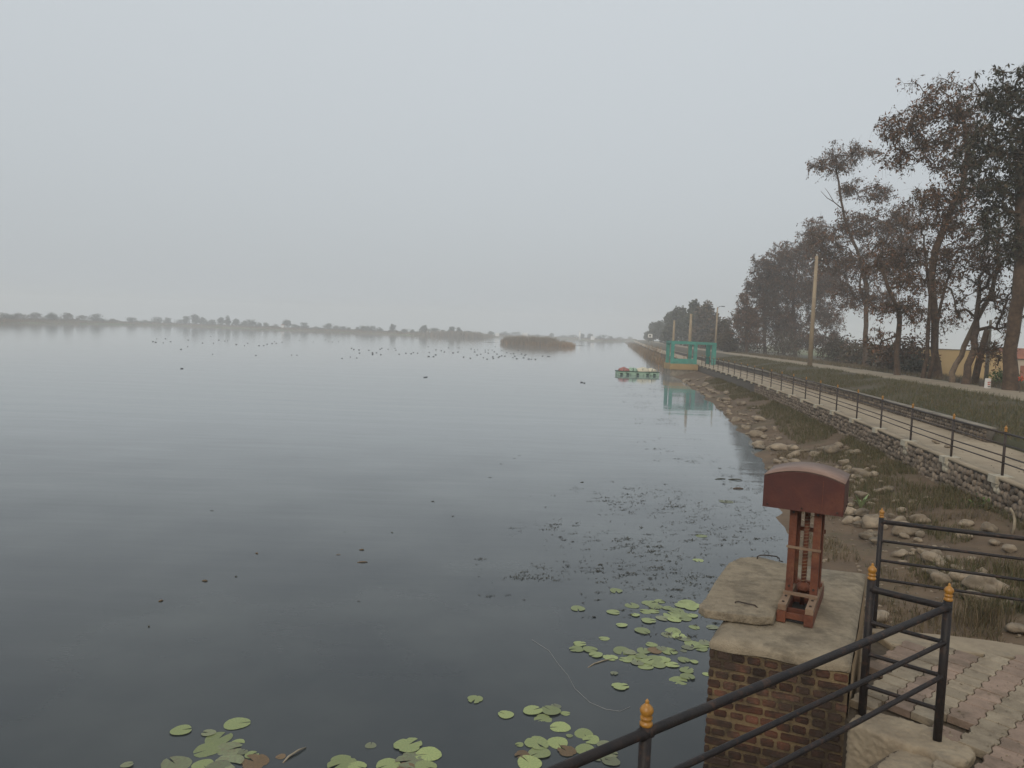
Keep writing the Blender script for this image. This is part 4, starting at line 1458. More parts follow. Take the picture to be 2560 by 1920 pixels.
# trees at the far end of the promenade
def far_tree(name, label, group, base, height, width, leafm, seed, n=420, trunk=0.3, lowf=0.12, lf=0.055):
    r = np.random.default_rng(seed)
    t = empty(name, tuple(base), label, 'tree', group)
    mb = MB()
    h0 = height * trunk
    mb.tube([base - Vector((0, 0, .2)), base + Vector((r.normal(0, .1), 0, h0)), base + Vector((r.normal(0, .3), 0, height * 0.7))], [height * 0.028, height * 0.02, height * 0.008], 5, False)
    nb_ = r.integers(7, 12)
    cs = []
    for i in range(nb_):
        f = r.uniform(lowf + 0.12, 0.84)
        k = 1.15 - 0.75 * f
        cs.append((r.normal(0, 0.22) * width * k, r.normal(0, 0.22) * width * k, f * height, r.uniform(0.18, 0.32) * width, r.uniform(0.16, 0.26) * height))
        mb.tube([base + Vector((0, 0, h0 * r.uniform(0.8, 1.3))), base + Vector((cs[-1][0], cs[-1][1], cs[-1][2]))], [height * 0.010, height * 0.005], 4, False)
    cs.append((0, 0, height * 0.80, width * 0.20, height * 0.19))
    cs.append((0, 0, height * 0.45, width * 0.36, height * 0.30))
    mb.build('trunk', M['bark_far'], t, True)
    ws = np.array([c[3] ** 2 * c[4] for c in cs])
    idx = r.choice(len(cs), n, p=ws / ws.sum())
    cc = np.array(cs)[idx]
    d = r.normal(0, 1, (n, 3))
    d /= np.linalg.norm(d, axis=1)[:, None]
    k = (r.uniform(0, 1, n) ** 0.33 * (1 + 0.12 * r.normal(0, 1, n)))[:, None]
    pos = cc[:, :3] + d * k * np.stack([cc[:, 3], cc[:, 3], cc[:, 4]], 1) + np.array(base)
    sz = (height * lf * r.uniform(0.5, 1.3, n))[:, None]
    a = r.normal(0, 1, (n, 3))
    a /= np.linalg.norm(a, axis=1)[:, None]
    b_ = np.cross(a, r.normal(0, 1, (n, 3)))
    b_ /= np.linalg.norm(b_, axis=1)[:, None]
    V = np.stack([pos - a * sz, pos + b_ * sz * 0.8, pos + a * sz, pos - b_ * sz * 0.7], 1).reshape(-1, 3)
    link('crown', raw_mesh('crown', V, np.arange(n * 4).reshape(-1, 4)), leafm, t)

END = [  # px of centre, top y, width px, distance
    (1770, 752, 66, 190, 'leaf_farbrown', 'russet-tinged crown at the right of the clump beyond the teal gateway'),
    (1738, 750, 60, 215, 'leaf_far', 'tallest crown in the middle of the clump beyond the teal gateway'),
    (1706, 766, 52, 235, 'leaf_far', 'dark rounded tree left of the tallest crown beyond the teal gateway'),
    (1680, 786, 44, 265, 'leaf_far', 'dark tree stepping down towards the lake beyond the teal gateway'),
    (1655, 802, 36, 320, 'leaf_far', 'grey hazy tree lowest but one of the clump by the white board'),
    (1636, 809, 30, 360, 'leaf_far', 'grey hazy tree behind the small white board'),
    (1618, 828, 22, 420, 'leaf_far', 'faint last tree of the clump out over the lake'),
    (1808, 800, 50, 150, 'leaf_farbrown', 'low russet bush-like tree between the clump and the roadside row'),
    (1822, 826, 44, 130, 'leaf_farbrown', 'low brown bushy tree beside the gap in the roadside row'),
    (1790, 822, 40, 170, 'leaf_farbrown', 'small brown tree below the lamp pole')]
for i, (px, ty, wpx, Y, lm, lab) in enumerate(END):
    top = PD(px, ty, Y)
    b = Vector((top.x, Y, ground_z(top.x, Y)))
    far_tree('bank_tree', lab, 'clump of trees at the end of the promenade', b, (top.z - b.z) * 1.02, wpx * Y / FPX * 1.1, M[lm], 200 + i, 5200, 0.12, 0.02, 0.034)

FAR = [(8, 772, 40), (48, 774, 44), (88, 776, 40), (128, 777, 44), (168, 779, 40), (205, 782, 36), (240, 784, 34), (280, 789, 34), (325, 790, 26), (345, 797, 26), (362, 796, 24), (392, 790, 26), (420, 793, 20), (450, 795, 20), (467, 788, 18), (488, 784, 22),
       (508, 791, 20), (530, 793, 22), (552, 789, 18), (570, 786, 22), (590, 790, 24), (612, 795, 24), (632, 797, 22), (648, 799, 20), (665, 801, 22), (688, 803, 20), (718, 798, 22), (737, 803, 20), (762, 802, 22), (790, 809, 20), (822, 806, 28), (840, 809, 22), (858, 809, 18), (873, 812, 18), (893, 810, 20),
       (908, 812, 24), (928, 812, 26), (950, 815, 22), (980, 802, 16), (1010, 815, 26), (1032, 819, 22), (1060, 807, 20), (1086, 811, 24), (1108, 821, 22), (1127, 815, 20), (1147, 814, 14), (1170, 823, 26), (1198, 824, 26), (1228, 825, 28), (1260, 824, 22), (1288, 827, 28), (1312, 828, 24),
       (1345, 830, 20), (1380, 828, 16), (1408, 834, 24), (1432, 833, 24), (1455, 825, 16), (1478, 833, 24), (1502, 835, 24), (1528, 834, 22), (1550, 838, 22), (1575, 839, 20)]
for i, (px, ty, wpx) in enumerate(FAR):
    r = random.Random(900 + i)
    Y = shore_at(px) + r.uniform(12, 45)
    top = PD(px, ty, Y)
    b = Vector((top.x, Y, 0.9))
    lm = 'leaf_farbrown' if px < 300 and i % 3 else 'leaf_far'
    if px == 980:
        lab, grp = 'tall narrow hazy tree standing clear of the low trees across the lake', 'trees across the lake'
    elif px == 1455:
        lab, grp = 'tall round-headed hazy tree on the shore right of the reed island', 'trees across the lake'
    elif px < 300:
        lab, grp = 'low brownish tree on the far left shore across the lake', 'brown trees on the left shore'
    elif px < 900:
        lab, grp = 'hazy grey-green tree in the dense belt across the lake left of centre', 'dense tree belt across the lake'
    elif px < 1240:
        lab, grp = 'hazy grey tree on the far shore between the dense belt and the reed island', 'hazy trees left of the island'
    else:
        lab, grp = 'faint hazy tree on the farthest shore behind or right of the reed island', 'faint trees behind the island'
    far_tree('far_tree', lab, grp, b, max(2.2, (top.z - b.z) * r.uniform(0.62, 0.98)), wpx * Y / FPX * r.uniform(0.75, 1.5), M[lm], 500 + i, 900, 0.10, random.choice((0.0, 0.05, 0.15)))

# brushwood that closes the belt between the far trees
r = np.random.default_rng(61)
nn = 16000
pxs = r.uniform(-80, 1590, nn)
Vb = np.zeros((nn, 4, 3))
for k in range(nn):
    px = pxs[k]
    Y = shore_at(px) + r.uniform(10, 30)
    q = P(px, 900, 0)
    hmax = 1.5 + 1.3 * noise.noise(Vector((px * 0.03, 0, 1))) + 1.0 * noise.noise(Vector((px * 0.11, 0, 4)))
    c = np.array([q.x / q.y * Y, Y, 0.9 + max(0.4, hmax) * r.uniform(0, 1)])
    a = r.normal(0, 1, 3)
    a /= np.linalg.norm(a)
    b = np.cross(a, r.normal(0, 1, 3))
    b /= np.linalg.norm(b)
    z_ = r.uniform(0.2, 0.55)
    Vb[k] = [c - a * z_, c + b * z_, c + a * z_, c - b * z_]
stuff(link('far_brushwood', raw_mesh('far_brushwood', Vb.reshape(-1, 3), np.arange(nn * 4).reshape(-1, 4)), M['leaf_farbrown']), 'low brown brushwood belt along the shore across the lake', 'brushwood')

# reeds along the far waterline
random.seed(17)
pts = []
for i in range(9000):
    px = random.uniform(-60, 1230) if random.random() < 0.8 else random.uniform(1230, 1600)
    Y = shore_at(px) + abs(random.gauss(3, 7))
    q = P(px, 900, 0)
    x = q.x / q.y * Y
    pts.append((x, Y + 0, 0.3))
stuff(link('far_reeds', blades(pts, 0.6, 2.3, 0.35, 0.15, 21), M['reed']), 'brown reeds fringing the far shore of the lake', 'reeds')
pts = []
for i in range(700):
    px = random.gauss(1140, 32)
    Y = shore_at(px) - random.uniform(0, 12)
    q = P(px, 900, 0)
    pts.append((q.x / q.y * Y, Y, 0.1))
stuff(link('scrub', blades(pts, 1.5, 4.6, 0.5, 0.25, 22, 3), M['reed_dark']), 'grey brown scrub on the shore left of the reed island', 'scrub')

pts = []
for i in range(2600):
    y = random.uniform(95, 380)
    u = -interp(SHORE_W, y) + abs(random.gauss(0.6, 1.0))
    if noise.noise(Vector((y * 0.05, 0, 5))) < -0.1 and random.random() < 0.7:
        continue
    pts.append((FX(y) + u, y, max(0.0, ground_z(FX(y) + u, y))))
stuff(link('bank_reeds', blades(pts, 0.4, 1.5, 0.10, 0.2, 24, 2), M['reed']), 'dry reeds along the bank beyond the teal gateway', 'reeds')

# reed island
iL, iR = P(1240, 858, 0), P(1436, 869, 0)
isl = empty('reed_island', tuple((iL + iR) / 2), 'small island of tall brown reeds out in the lake', 'island')
ax = (iR - iL)
alen = ax.length
ax.normalize()
ay = Vector((-ax.y, ax.x, 0))
V = [tuple((iL + iR) / 2 - ax * 1.6 + ay * 3 + Vector((0, 0, 0.35)))]
for k in range(40):
    a = 2 * math.pi * k / 40
    p = (iL + iR) / 2 - ax * 1.6 + ay * 3 + ax * math.cos(a) * alen * 0.485 + ay * math.sin(a) * 4.7
    V.append((p.x, p.y, -0.05))
link('mud_base', raw_mesh('mud_base', V, [(0, 1 + k, 1 + (k + 1) % 40) for k in range(40)], True), M['reed_base'], isl)
tall, low, tenv = [], [], []
for k in range(3600):
    s, t_ = random.uniform(-1, 1), random.uniform(-1, 1)
    if s * s + t_ * t_ > 1:
        continue
    p = (iL + iR) / 2 - ax * 1.6 + ay * 3 + ax * s * alen * 0.46 + ay * t_ * 4.4
    e_ = min(1.0, 1.25 * (1 - s * s) ** 0.5 + 0.12) * (0.86 + 0.28 * noise.noise(Vector((s * 7, t_ * 2, 3))) + 0.12 * noise.noise(Vector((s * 25, t_, 8))))
    if s < 0.45 or (s < 0.8 and random.random() < 0.5):
        tall.append((p.x, p.y, 0.05))
        tenv.append(e_ * (1.0 if s < 0.45 else 0.75))
    if t_ < -0.3 * math.sqrt(1 - s * s) or s > 0.5:
        low.append((p.x, p.y, 0.05))
def crest(m_, hs_):
    return m_
stuff(link('tall_reeds', blades(tall, 2.5, 4.1, 0.13, 0.12, 31, 2, tenv), M['reed_dark'], isl))
stuff(link('low_reeds', blades(low, 0.7, 2.0, 0.12, 0.16, 32, 3), M['reed_base'], isl))
stuff(link('middle_reeds', blades(tall, 1.4, 3.3, 0.12, 0.16, 33, 2, tenv), M['reed'], isl))
for (x0, x1, y0, y1) in ((1205, 1246, 855.5, 856.5), (1430, 1474, 863, 865.5)):
    a, b = P(x0, y0, 0), P(x1, y1, 0)
    mid = (a + b) / 2
    o = MB().add([tuple(a + Vector((0, -.4, .0))), tuple(mid + Vector((0, -1.2, 0.0))), tuple(b + Vector((0, -.4, .0))), tuple(b + Vector((0, .8, .0))), tuple(mid + Vector((0, 1.5, 0))), tuple(a + Vector((0, .8, 0))), tuple(mid + Vector((0, 0, 0.14)))],
                 [(0, 1, 6), (1, 2, 6), (2, 3, 6), (3, 4, 6), (4, 5, 6), (5, 0, 6)]).build('mud_spit', M['mortar'], isl, True)

# ------------------------------------------------------------------ waterbirds
def bird_mesh():
    bm = bmesh.new()
    def ell(c, s, sub=2, rot=0.0):
        r_ = bmesh.ops.create_icosphere(bm, subdivisions=sub, radius=1.0)
        for v in r_['verts']:
            p = Vector((v.co.x * s[0], v.co.y * s[1], v.co.z * s[2]))
            p.rotate(Quaternion((0, 1, 0), rot))
            v.co = p + Vector(c)
    ell((0, 0, 0.045), (0.19, 0.085, 0.075), 2, 0.08)
    ell((-0.17, 0, 0.075), (0.06, 0.035, 0.03), 1, 0.5)
    ell((0.15, 0, 0.09), (0.04, 0.036, 0.06), 1, 0.3)
    ell((0.175, 0, 0.145), (0.045, 0.034, 0.034), 1)
    me = bpy.data.meshes.new('body')
    bm.to_mesh(me)
    bm.free()
    me.polygons.foreach_set('use_smooth', [True] * len(me.polygons))
    me.materials.append(M['bird'])
    return me
bird_me = bird_mesh()
bill_me = MB().add([(0.205, -0.012, 0.15), (0.205, 0.012, 0.15), (0.205, 0, 0.128), (0.255, 0, 0.135)], [(0, 1, 3), (1, 2, 3), (2, 0, 3), (0, 2, 1)]).mesh('bill')
bill_me.materials.append(M['bill'])
B1 = [(962, 359), (1016, 359), (940, 377), (957, 381), (1003, 384), (1048, 377), (1157, 367), (1153, 407), (1112, 424), (1245, 385), (1312, 386), (1295, 345), (1344, 367), (1382, 373), (1400, 372), (1452, 394), (1522, 387), (1502, 402),
      (1592, 401), (1620, 401), (1642, 392), (1672, 388), (1686, 377), (1698, 387), (1733, 380), (1840, 369), (1925, 377), (2000, 365), (2020, 375), (2042, 379), (2080, 377), (2160, 417), (2175, 425), (2205, 428), (1307, 454), (1573, 461), (1792, 459), (1825, 460), (1118, 543)]
B2 = [(135, 357), (186, 348), (226, 354), (195, 295), (207, 302), (240, 304), (242, 324), (300, 307), (322, 323), (323, 332), (347, 322), (370, 300), (379, 294), (374, 334), (418, 301), (460, 294), (466, 306), (486, 331), (528, 325), (560, 328), (574, 321), (600, 325), (665, 285),
      (671, 320), (668, 345), (697, 346), (711, 335), (712, 304), (745, 309), (764, 317), (790, 291), (818, 323), (847, 318), (853, 292), (882, 349), (924, 356), (928, 298), (950, 303), (968, 303), (950, 317), (966, 336), (988, 331), (1015, 305), (1016, 317), (1003, 352), (1034, 305),
      (1034, 324), (1027, 361), (1062, 347), (1065, 358), (1058, 305), (1071, 316), (1088, 330), (1097, 350), (1104, 345), (1117, 341), (1136, 343), (1117, 308), (1148, 322), (1172, 328), (1190, 328), (1185, 352), (1197, 343), (1209, 359), (1251, 353), (1258, 338), (1265, 333),
      (1238, 330), (1282, 361), (1298, 362), (1324, 363), (1367, 343), (1400, 345), (1410, 346), (1077, 284), (1218, 307), (643, 474), (655, 472), (1608, 505), (1625, 509)]
special = {('1', 1118, 543): 'lone dark waterbird nearest the viewer on the open left water',
           ('2', 643, 474): 'paler left-hand bird of two swimming together below the flock',
           ('2', 655, 472): 'darker right-hand bird of two swimming together below the flock',
           ('2', 1608, 505): 'left bird of the dark pair on open water below the reed island',
           ('2', 1625, 509): 'right bird of the dark pair on open water below the reed island'}
random.seed(3)
for tagk, lst, x0, y0 in (('1', B1, 0, 700), ('2', B2, 800, 750)):
    for (x, y) in lst:
        p = P(x0 + x / 2.458, y0 + y / 2.458 + 1.0, 0)
        lab = special.get((tagk, x, y))
        grp = 'waterbirds on the lake'
        if not lab:
            if tagk == '1':
                lab, grp = 'small dark waterbird in the loose scatter on the left half of the lake', 'scattered waterbirds left'
            else:
                lab, grp = 'small dark waterbird in the thick flock left of the reed island', 'flock left of the island'
        o = bpy.data.objects.new('waterbird', bird_me)
        C.objects.link(o)
        s = random.uniform(0.68, 0.95) if p.y > 110 else random.uniform(0.52, 0.62)
        o.scale = (s, s, s)
        o.location = p
        o.rotation_euler = (0, 0, random.choice((0, math.pi)) + random.gauss(0, 0.5))
        tag(o, lab, 'bird', grp)
        if p.y < 110:
            bl = bpy.data.objects.new('bill', bill_me)
            C.objects.link(bl)
            bl.parent = o

# ------------------------------------------------------------------ water lilies
def pad_mesh(seed):
    r = random.Random(seed)
    n = 26
    notch = (0.10, 0.18, 0.07, 0.24, 0.13)[seed % 5]
    V = [(0.02, 0, 0.0)]
    ring1, ring2 = [], []
    for k in range(n + 1):
        a = notch + (2 * math.pi - 2 * notch) * k / n
        rr = 0.5 * (1 + 0.05 * math.sin(3 * a + seed) + r.uniform(-.02, .02)) * (0.86 if (seed % 4 == 1 and k % 9 == 4) else 1.0)
        if k in (0, n):
            rr *= 0.97
        V.append((rr * 0.6 * math.cos(a), rr * 0.6 * math.sin(a), 0.004 + r.uniform(-.004, .004)))
        ring1.append(len(V) - 1)
        V.append((rr * math.cos(a), rr * math.sin(a) * 0.93, max(0.0, 0.010 * math.sin(2 * a + seed * 2) + 0.008 * math.sin(5 * a + seed)) if seed % 3 == 0 else 0.002))
        ring2.append(len(V) - 1)
    F = []
    for k in range(n):
        F.append((0, ring1[k], ring1[k + 1]))
        F.append((ring1[k], ring2[k], ring2[k + 1], ring1[k + 1]))
    me = bpy.data.meshes.new('lily_pad')
    me.from_pydata(V, [], F)
    me.polygons.foreach_set('use_smooth', [True] * len(me.polygons))
    me.update()
    return me
def veins(m):
    n, l = m.node_tree.nodes, m.node_tree.links
    b = n['Principled BSDF']
    src = b.inputs['Base Color'].links[0].from_socket
    tc = n.new('ShaderNodeTexCoord')
    sp = n.new('ShaderNodeSeparateXYZ')
    l.new(tc.outputs['Object'], sp.inputs[0])
    at = n.new('ShaderNodeMath')
    at.operation = 'ARCTAN2'
    l.new(sp.outputs['Y'], at.inputs[0])
    l.new(sp.outputs['X'], at.inputs[1])
    mu = n.new('ShaderNodeMath')
    mu.operation = 'MULTIPLY'
    mu.inputs[1].default_value = 15.0
    l.new(at.outputs[0], mu.inputs[0])
    si = n.new('ShaderNodeMath')
    si.operation = 'SINE'
    l.new(mu.outputs[0], si.inputs[0])
    mr = n.new('ShaderNodeMapRange')
    mr.inputs['From Min'].default_value = 0.6
    mr.inputs['From Max'].default_value = 1.0
    mr.inputs['To Min'].default_value = 0.0
    mr.inputs['To Max'].default_value = 0.35
    l.new(si.outputs[0], mr.inputs['Value'])
    mx = n.new('ShaderNodeMix')
    mx.data_type = 'RGBA'
    l.new(mr.outputs['Result'], mx.inputs['Factor'])
    l.new(src, mx.inputs['A'])
    mx.inputs['B'].default_value = (0.12, 0.15, 0.05, 1)
    l.new(mx.outputs['Result'], b.inputs['Base Color'])
veins(M['pad'])
veins(M['pad_dull'])
pad_me = {}
for k in ('pad', 'pad_dull', 'pad_brown'):
    pad_me[k] = [pad_mesh(s + (0 if k == 'pad' else 20)) for s in range(5)]
    for me in pad_me[k]:
        me.materials.append(M[k])
K4 = 3.16
def q4_(l):
    return [(1100 + x / K4, 1420 + y / K4, w_ / K4, kd) for x, y, w_, kd in l]
def q3_(l):
    return [(250 + x / 2.212, 1650 + y / 2.212, w_ / 2.212, kd) for x, y, w_, kd in l]
p_, d_, b_ = 'pad', 'pad_dull', 'pad_brown'
CL = [
 ('cluster of green and sunken lily pads at the bottom left of the lake', q3_([(655, 437, 135, p_), (592, 498, 132, p_), (757, 352, 128, p_), (765, 458, 65, p_), (838, 525, 68, p_), (705, 500, 140, d_), (710, 565, 150, d_), (855, 565, 140, b_), (420, 580, 150, d_), (570, 585, 110, p_), (600, 405, 70, d_), (655, 600, 130, d_), (790, 512, 50, d_)])),
 ('cluster of lily pads cut by the bottom edge, right of the floating stick', q3_([(1705, 473, 145, p_), (1815, 525, 130, p_), (1335, 575, 145, p_), (1420, 592, 95, p_), (1590, 585, 120, p_), (1725, 560, 160, d_), (1800, 595, 110, p_), (1690, 600, 90, b_)])),
 ('trio of lily pads with one small pad above the gold-topped rail post', q4_([(732, 1130, 140, p_), (875, 1132, 145, p_), (812, 1195, 130, p_), (990, 1150, 70, p_), (915, 1095, 80, d_)])),
 ('crowded lily pads beside the slanting rail at the bottom', q4_([(948, 1258, 148, p_), (1137, 1312, 140, p_), (1195, 1358, 120, p_), (1022, 1328, 50, p_), (628, 1398, 60, p_), (765, 1385, 180, p_), (930, 1385, 155, p_), (785, 1462, 165, p_), (1150, 1440, 150, p_), (705, 1545, 180, p_), (1340, 1470, 120, d_), (1350, 1530, 130, d_), (1000, 1450, 140, b_), (650, 1480, 110, b_), (1300, 1400, 110, d_), (1250, 1500, 100, d_)])),
 ('row of four lily pads leading to the mat left of the pier', q4_([(1104, 603, 92, p_), (1077, 645, 105, p_), (1185, 648, 105, p_), (1232, 690, 100, p_), (1297, 558, 78, p_)])),
 ('thick mat of overlapping lily pads left of the brick pier', q4_([(1347, 708, 110, p_), (1440, 655, 140, p_), (1470, 725, 100, p_), (1530, 715, 110, p_), (1610, 655, 110, p_), (1625, 780, 110, p_), (1670, 607, 85, p_), (1690, 720, 120, p_), (1760, 725, 110, p_), (1810, 660, 120, p_), (1725, 768, 110, p_), (1832, 767, 105, p_), (1560, 750, 100, d_), (1640, 740, 100, p_), (1700, 655, 110, b_), (1590, 700, 90, p_), (1500, 670, 90, d_), (1750, 640, 80, d_)])),
 ('pads hugging the brick pier at the water below the cover slab', q4_([(1925, 730, 90, p_), (2008, 745, 60, p_), (1950, 812, 105, p_), (1955, 862, 110, p_), (1885, 890, 130, p_), (1925, 655, 50, d_), (2105, 840, 60, p_)])),
 ('dense lily pads by the overhanging tip of the cover slab', q4_([(1517, 298, 108, p_), (1625, 345, 90, p_), (1660, 280, 120, p_), (1700, 305, 110, p_), (1690, 345, 80, p_), (1735, 265, 80, p_), (1830, 375, 130, p_), (1900, 370, 120, p_), (1870, 340, 110, p_), (1930, 400, 110, p_), (1990, 378, 90, p_), (1800, 320, 80, p_), (1760, 400, 100, d_), (1850, 410, 100, p_), (1950, 280, 130, p_), (2000, 300, 110, p_), (1910, 300, 100, p_), (1980, 320, 90, p_), (1648, 420, 108, p_), (1543, 375, 65, p_), (2085, 375, 45, p_)])),
 ('yellowing lily pads between the slab tip mat and the pier mat', q4_([(1840, 500, 120, p_), (1800, 530, 100, d_), (1890, 540, 110, p_), (1930, 560, 100, d_), (2010, 470, 80, p_), (1990, 600, 120, p_), (2060, 610, 120, p_), (2090, 590, 90, d_), (2060, 640, 100, p_), (1960, 630, 90, d_), (2150, 470, 90, d_)])),
]
SINGLE = [('lone lily pad far from the others left of centre bottom', q4_([(277, 1040, 118, p_)])[0]), ('single lily pad midway between the lone pad and the trio', q4_([(520, 1162, 115, p_)])[0]), ('tilted lily pad with ragged edge alone between the mats', q4_([(1425, 938, 125, p_)])[0]),
          ('small sunken leaf drifting above the ragged single pad', q4_([(1375, 835, 60, d_)])[0]), ('lily pad alone above the row of four', q4_([(1088, 323, 108, p_)])[0]), ('folded round lily pad left of the slab tip mat', q4_([(1370, 352, 95, p_)])[0]), ('highest lily pad alone below the floating weed', q4_([(1390, 183, 95, p_)])[0]),
          ('small spotted lily pad below the folded round one', q4_([(1435, 455, 82, p_)])[0]), ('dull lily pad alone above the pier mat', q4_([(1600, 500, 115, p_)])[0]), ('leftmost full lily pad at the bottom left, apart from its cluster', q3_([(450, 393, 100, p_)])[0]),
          ('sunken dull pad half seen at the far bottom left', q3_([(150, 585, 60, d_)])[0]), ('sunken dull pad above the bottom-edge cluster', q3_([(1497, 473, 60, d_)])[0]), ('small brown fallen leaf floating left of the stick', q3_([(1000, 535, 50, b_)])[0]),
          ('pale lily pad on the weedy water upper right, of two overlapping', (1753, 1340, 27, p_)), ('pale lily pad lying left of the far slab handle', (1746, 1401, 26, p_)), ('faint yellow pad patch near the hood on the water', (1815, 1254, 34, d_))]
random.seed(9)
npad = 0
def put_pad(px, py, wpx, kd, parent=None, name='lily_pad'):
    global npad
    p = P(px, py, 0.0)
    o = bpy.data.objects.new(name, random.choice(pad_me[kd]))
    C.objects.link(o)
    dax = (Vector((p.x, p.y, 0)) - Vector((0, 0, CAMZ))).dot(-(CAMR @ Vector((0, 0, 1))))
    s = wpx * dax / FPX * 1.12
    z = 0.002 + 0.0005 * (npad % 23)
    npad += 1
    o.location = (p.x, p.y, z)
    o.scale = (s, s, s)
    o.rotation_euler = (random.gauss(0, .02), random.gauss(0, .02), random.uniform(0, 6.28))
    if parent is not None:
        o.parent = parent
        o.matrix_parent_inverse = PINV[parent.name]
    return o
for lab, l in CL:
    c = sum((P(x, y, 0) for x, y, w_, k in l), Vector()) / len(l)
    t = empty('water_lily', tuple(c), lab, 'water lily', 'water lilies')
    for x, y, w_, k in l:
        put_pad(x, y, w_, k, t)
for lab, (x, y, w_, k) in SINGLE:
    tag(put_pad(x, y, w_, k), lab, 'lily pad', 'single pads')

# floating weed and litter
random.seed(13)
def weed_scatter():
    V, F = [], []
    r = np.random.default_rng(44)
    clusters = []
    for cx, cy, sx, sy, n in ((1320, 1318, 45, 10, 60), (1410, 1312, 30, 8, 70), (1560, 1262, 50, 12, 170), (1650, 1246, 60, 20, 240), (1680, 1280, 60, 14, 170), (1600, 1225, 40, 8, 90), (1760, 1270, 60, 20, 170), (1440, 1345, 60, 12, 130), (1550, 1365, 60, 20, 170),
                              (1640, 1375, 50, 16, 200), (1300, 1440, 40, 6, 60), (1350, 1442, 50, 8, 110), (1480, 1420, 70, 14, 200), (1560, 1432, 60, 12, 150), (1660, 1420, 60, 20, 170), (1760, 1340, 50, 12, 130), (1830, 1330, 50, 16, 170), (1880, 1280, 40, 30, 300), (1900, 1230, 40, 30, 200),
                              (1730, 1147, 40, 6, 80), (1760, 1155, 20, 3, 40), (1850, 1172, 20, 3, 40), (1830, 1200, 40, 8, 60), (1810, 1192, 30, 3, 40), (1700, 1120, 60, 8, 60), (1640, 1100, 50, 4, 30), (1600, 1430, 170, 40, 300), (1620, 1300, 160, 70, 420), (1850, 1370, 60, 30, 220),
                              (1660, 1020, 40, 3, 150), (1610, 1005, 30, 2, 90), (1640, 975, 30, 2, 90), (1600, 990, 30, 2, 90), (1590, 965, 30, 2, 72), (1660, 1050, 40, 3, 120), (1620, 1060, 30, 2, 60), (1570, 890, 20, 1, 14), (1560, 875, 20, 1, 14), (1600, 900, 20, 1, 14), (1690, 1470, 50, 18, 140), (1760, 1470, 40, 14, 120), (1580, 1530, 60, 10, 60), (1700, 1590, 60, 14, 70), (1760, 1550, 30, 20, 60)):
        sub = [(r.normal(cx, sx), r.normal(cy, sy), r.uniform(3, 14), r.uniform(0.5, 2.2)) for _ in range(max(2, n // 13))]
        for _ in range(n):
            if r.uniform() < 0.82:
                q0 = sub[r.integers(len(sub))]
                px, py = r.normal(q0[0], q0[2]), r.normal(q0[1], q0[3])
            else:
                px, py = r.normal(cx, sx * 1.2), r.normal(cy, sy * 1.2)
            if py < 870:
                continue
            p = P(px, py, 0)
            L = r.uniform(0.010, 0.038) * (1 + max(0, p.y - 15) * 0.035)
            wd = L * r.uniform(0.15, 0.45)
            a = r.uniform(0, 6.28)
            d = Vector((math.cos(a), math.sin(a), 0))
            s = Vector((-d.y, d.x, 0))
            c = r.normal(0, 0.3)
            z = 0.003
            pts_ = [p - d * L + s * c * L, p - s * wd, p + d * L + s * c * L, p + s * wd]
            hh = [0.002, 0.004, 0.002 + abs(r.normal(0, 0.012)), 0.006]
            b0 = len(V)
            V += [(q.x, q.y, z + h_) for q, h_ in zip(pts_, hh)]
            F.append((b0, b0 + 1, b0 + 2, b0 + 3))
    return raw_mesh('weed', V, F)
stuff(link('floating_weed', weed_scatter(), M['weed']), 'dark floating water weed scattered off the bank', 'weed')

def drift(name, px, py, Lpx, ang_, label, m, r0=0.012, rise=0.02):
    p = P(px, py, 0)
    L = Lpx * p.y / FPX
    d = Vector((math.cos(ang_), math.sin(ang_), 0))
    s = Vector((-d.y, d.x, 0))
    pts_ = [p - d * L / 2 + Vector((0, 0, 0.0)), p - d * L * 0.2 + s * L * 0.05 + Vector((0, 0, rise * 0.6)), p + d * L * 0.2 + Vector((0, 0, rise)), p + d * L / 2 - s * L * 0.05 + Vector((0, 0, rise * 0.4))]
    o = MB().tube(pts_, [r0 * 0.6, r0, r0 * 0.9, r0 * 0.5], 6).build(name, m, None, True)
    tag(o, label, 'driftwood' if 'wood' in name or 'stick' in name else 'floating litter')
    return o
drift('floating_stick', 735, 1888, 80, R(64), 'pale stick floating at the bottom of the lake between two pad clusters', M['stick'], 0.012)
drift('floating_stick', 1500, 1657, 92, R(42), 'pale reed stalk lying on the water below the pier mat', M['stick'], 0.010, 0.01)
drift('driftwood', 1800, 1198, 30, R(20), 'dark snag with an upright stub near the hood', M['weed'], 0.018, 0.02)
drift('driftwood', 1838, 1200, 34, R(-10), 'short dark branch right of the upright snag', M['weed'], 0.022, 0.03)
drift('driftwood', 1845, 1222, 26, R(5), 'brown clod floating below the short dark branch', M['bark'], 0.03, 0.02)
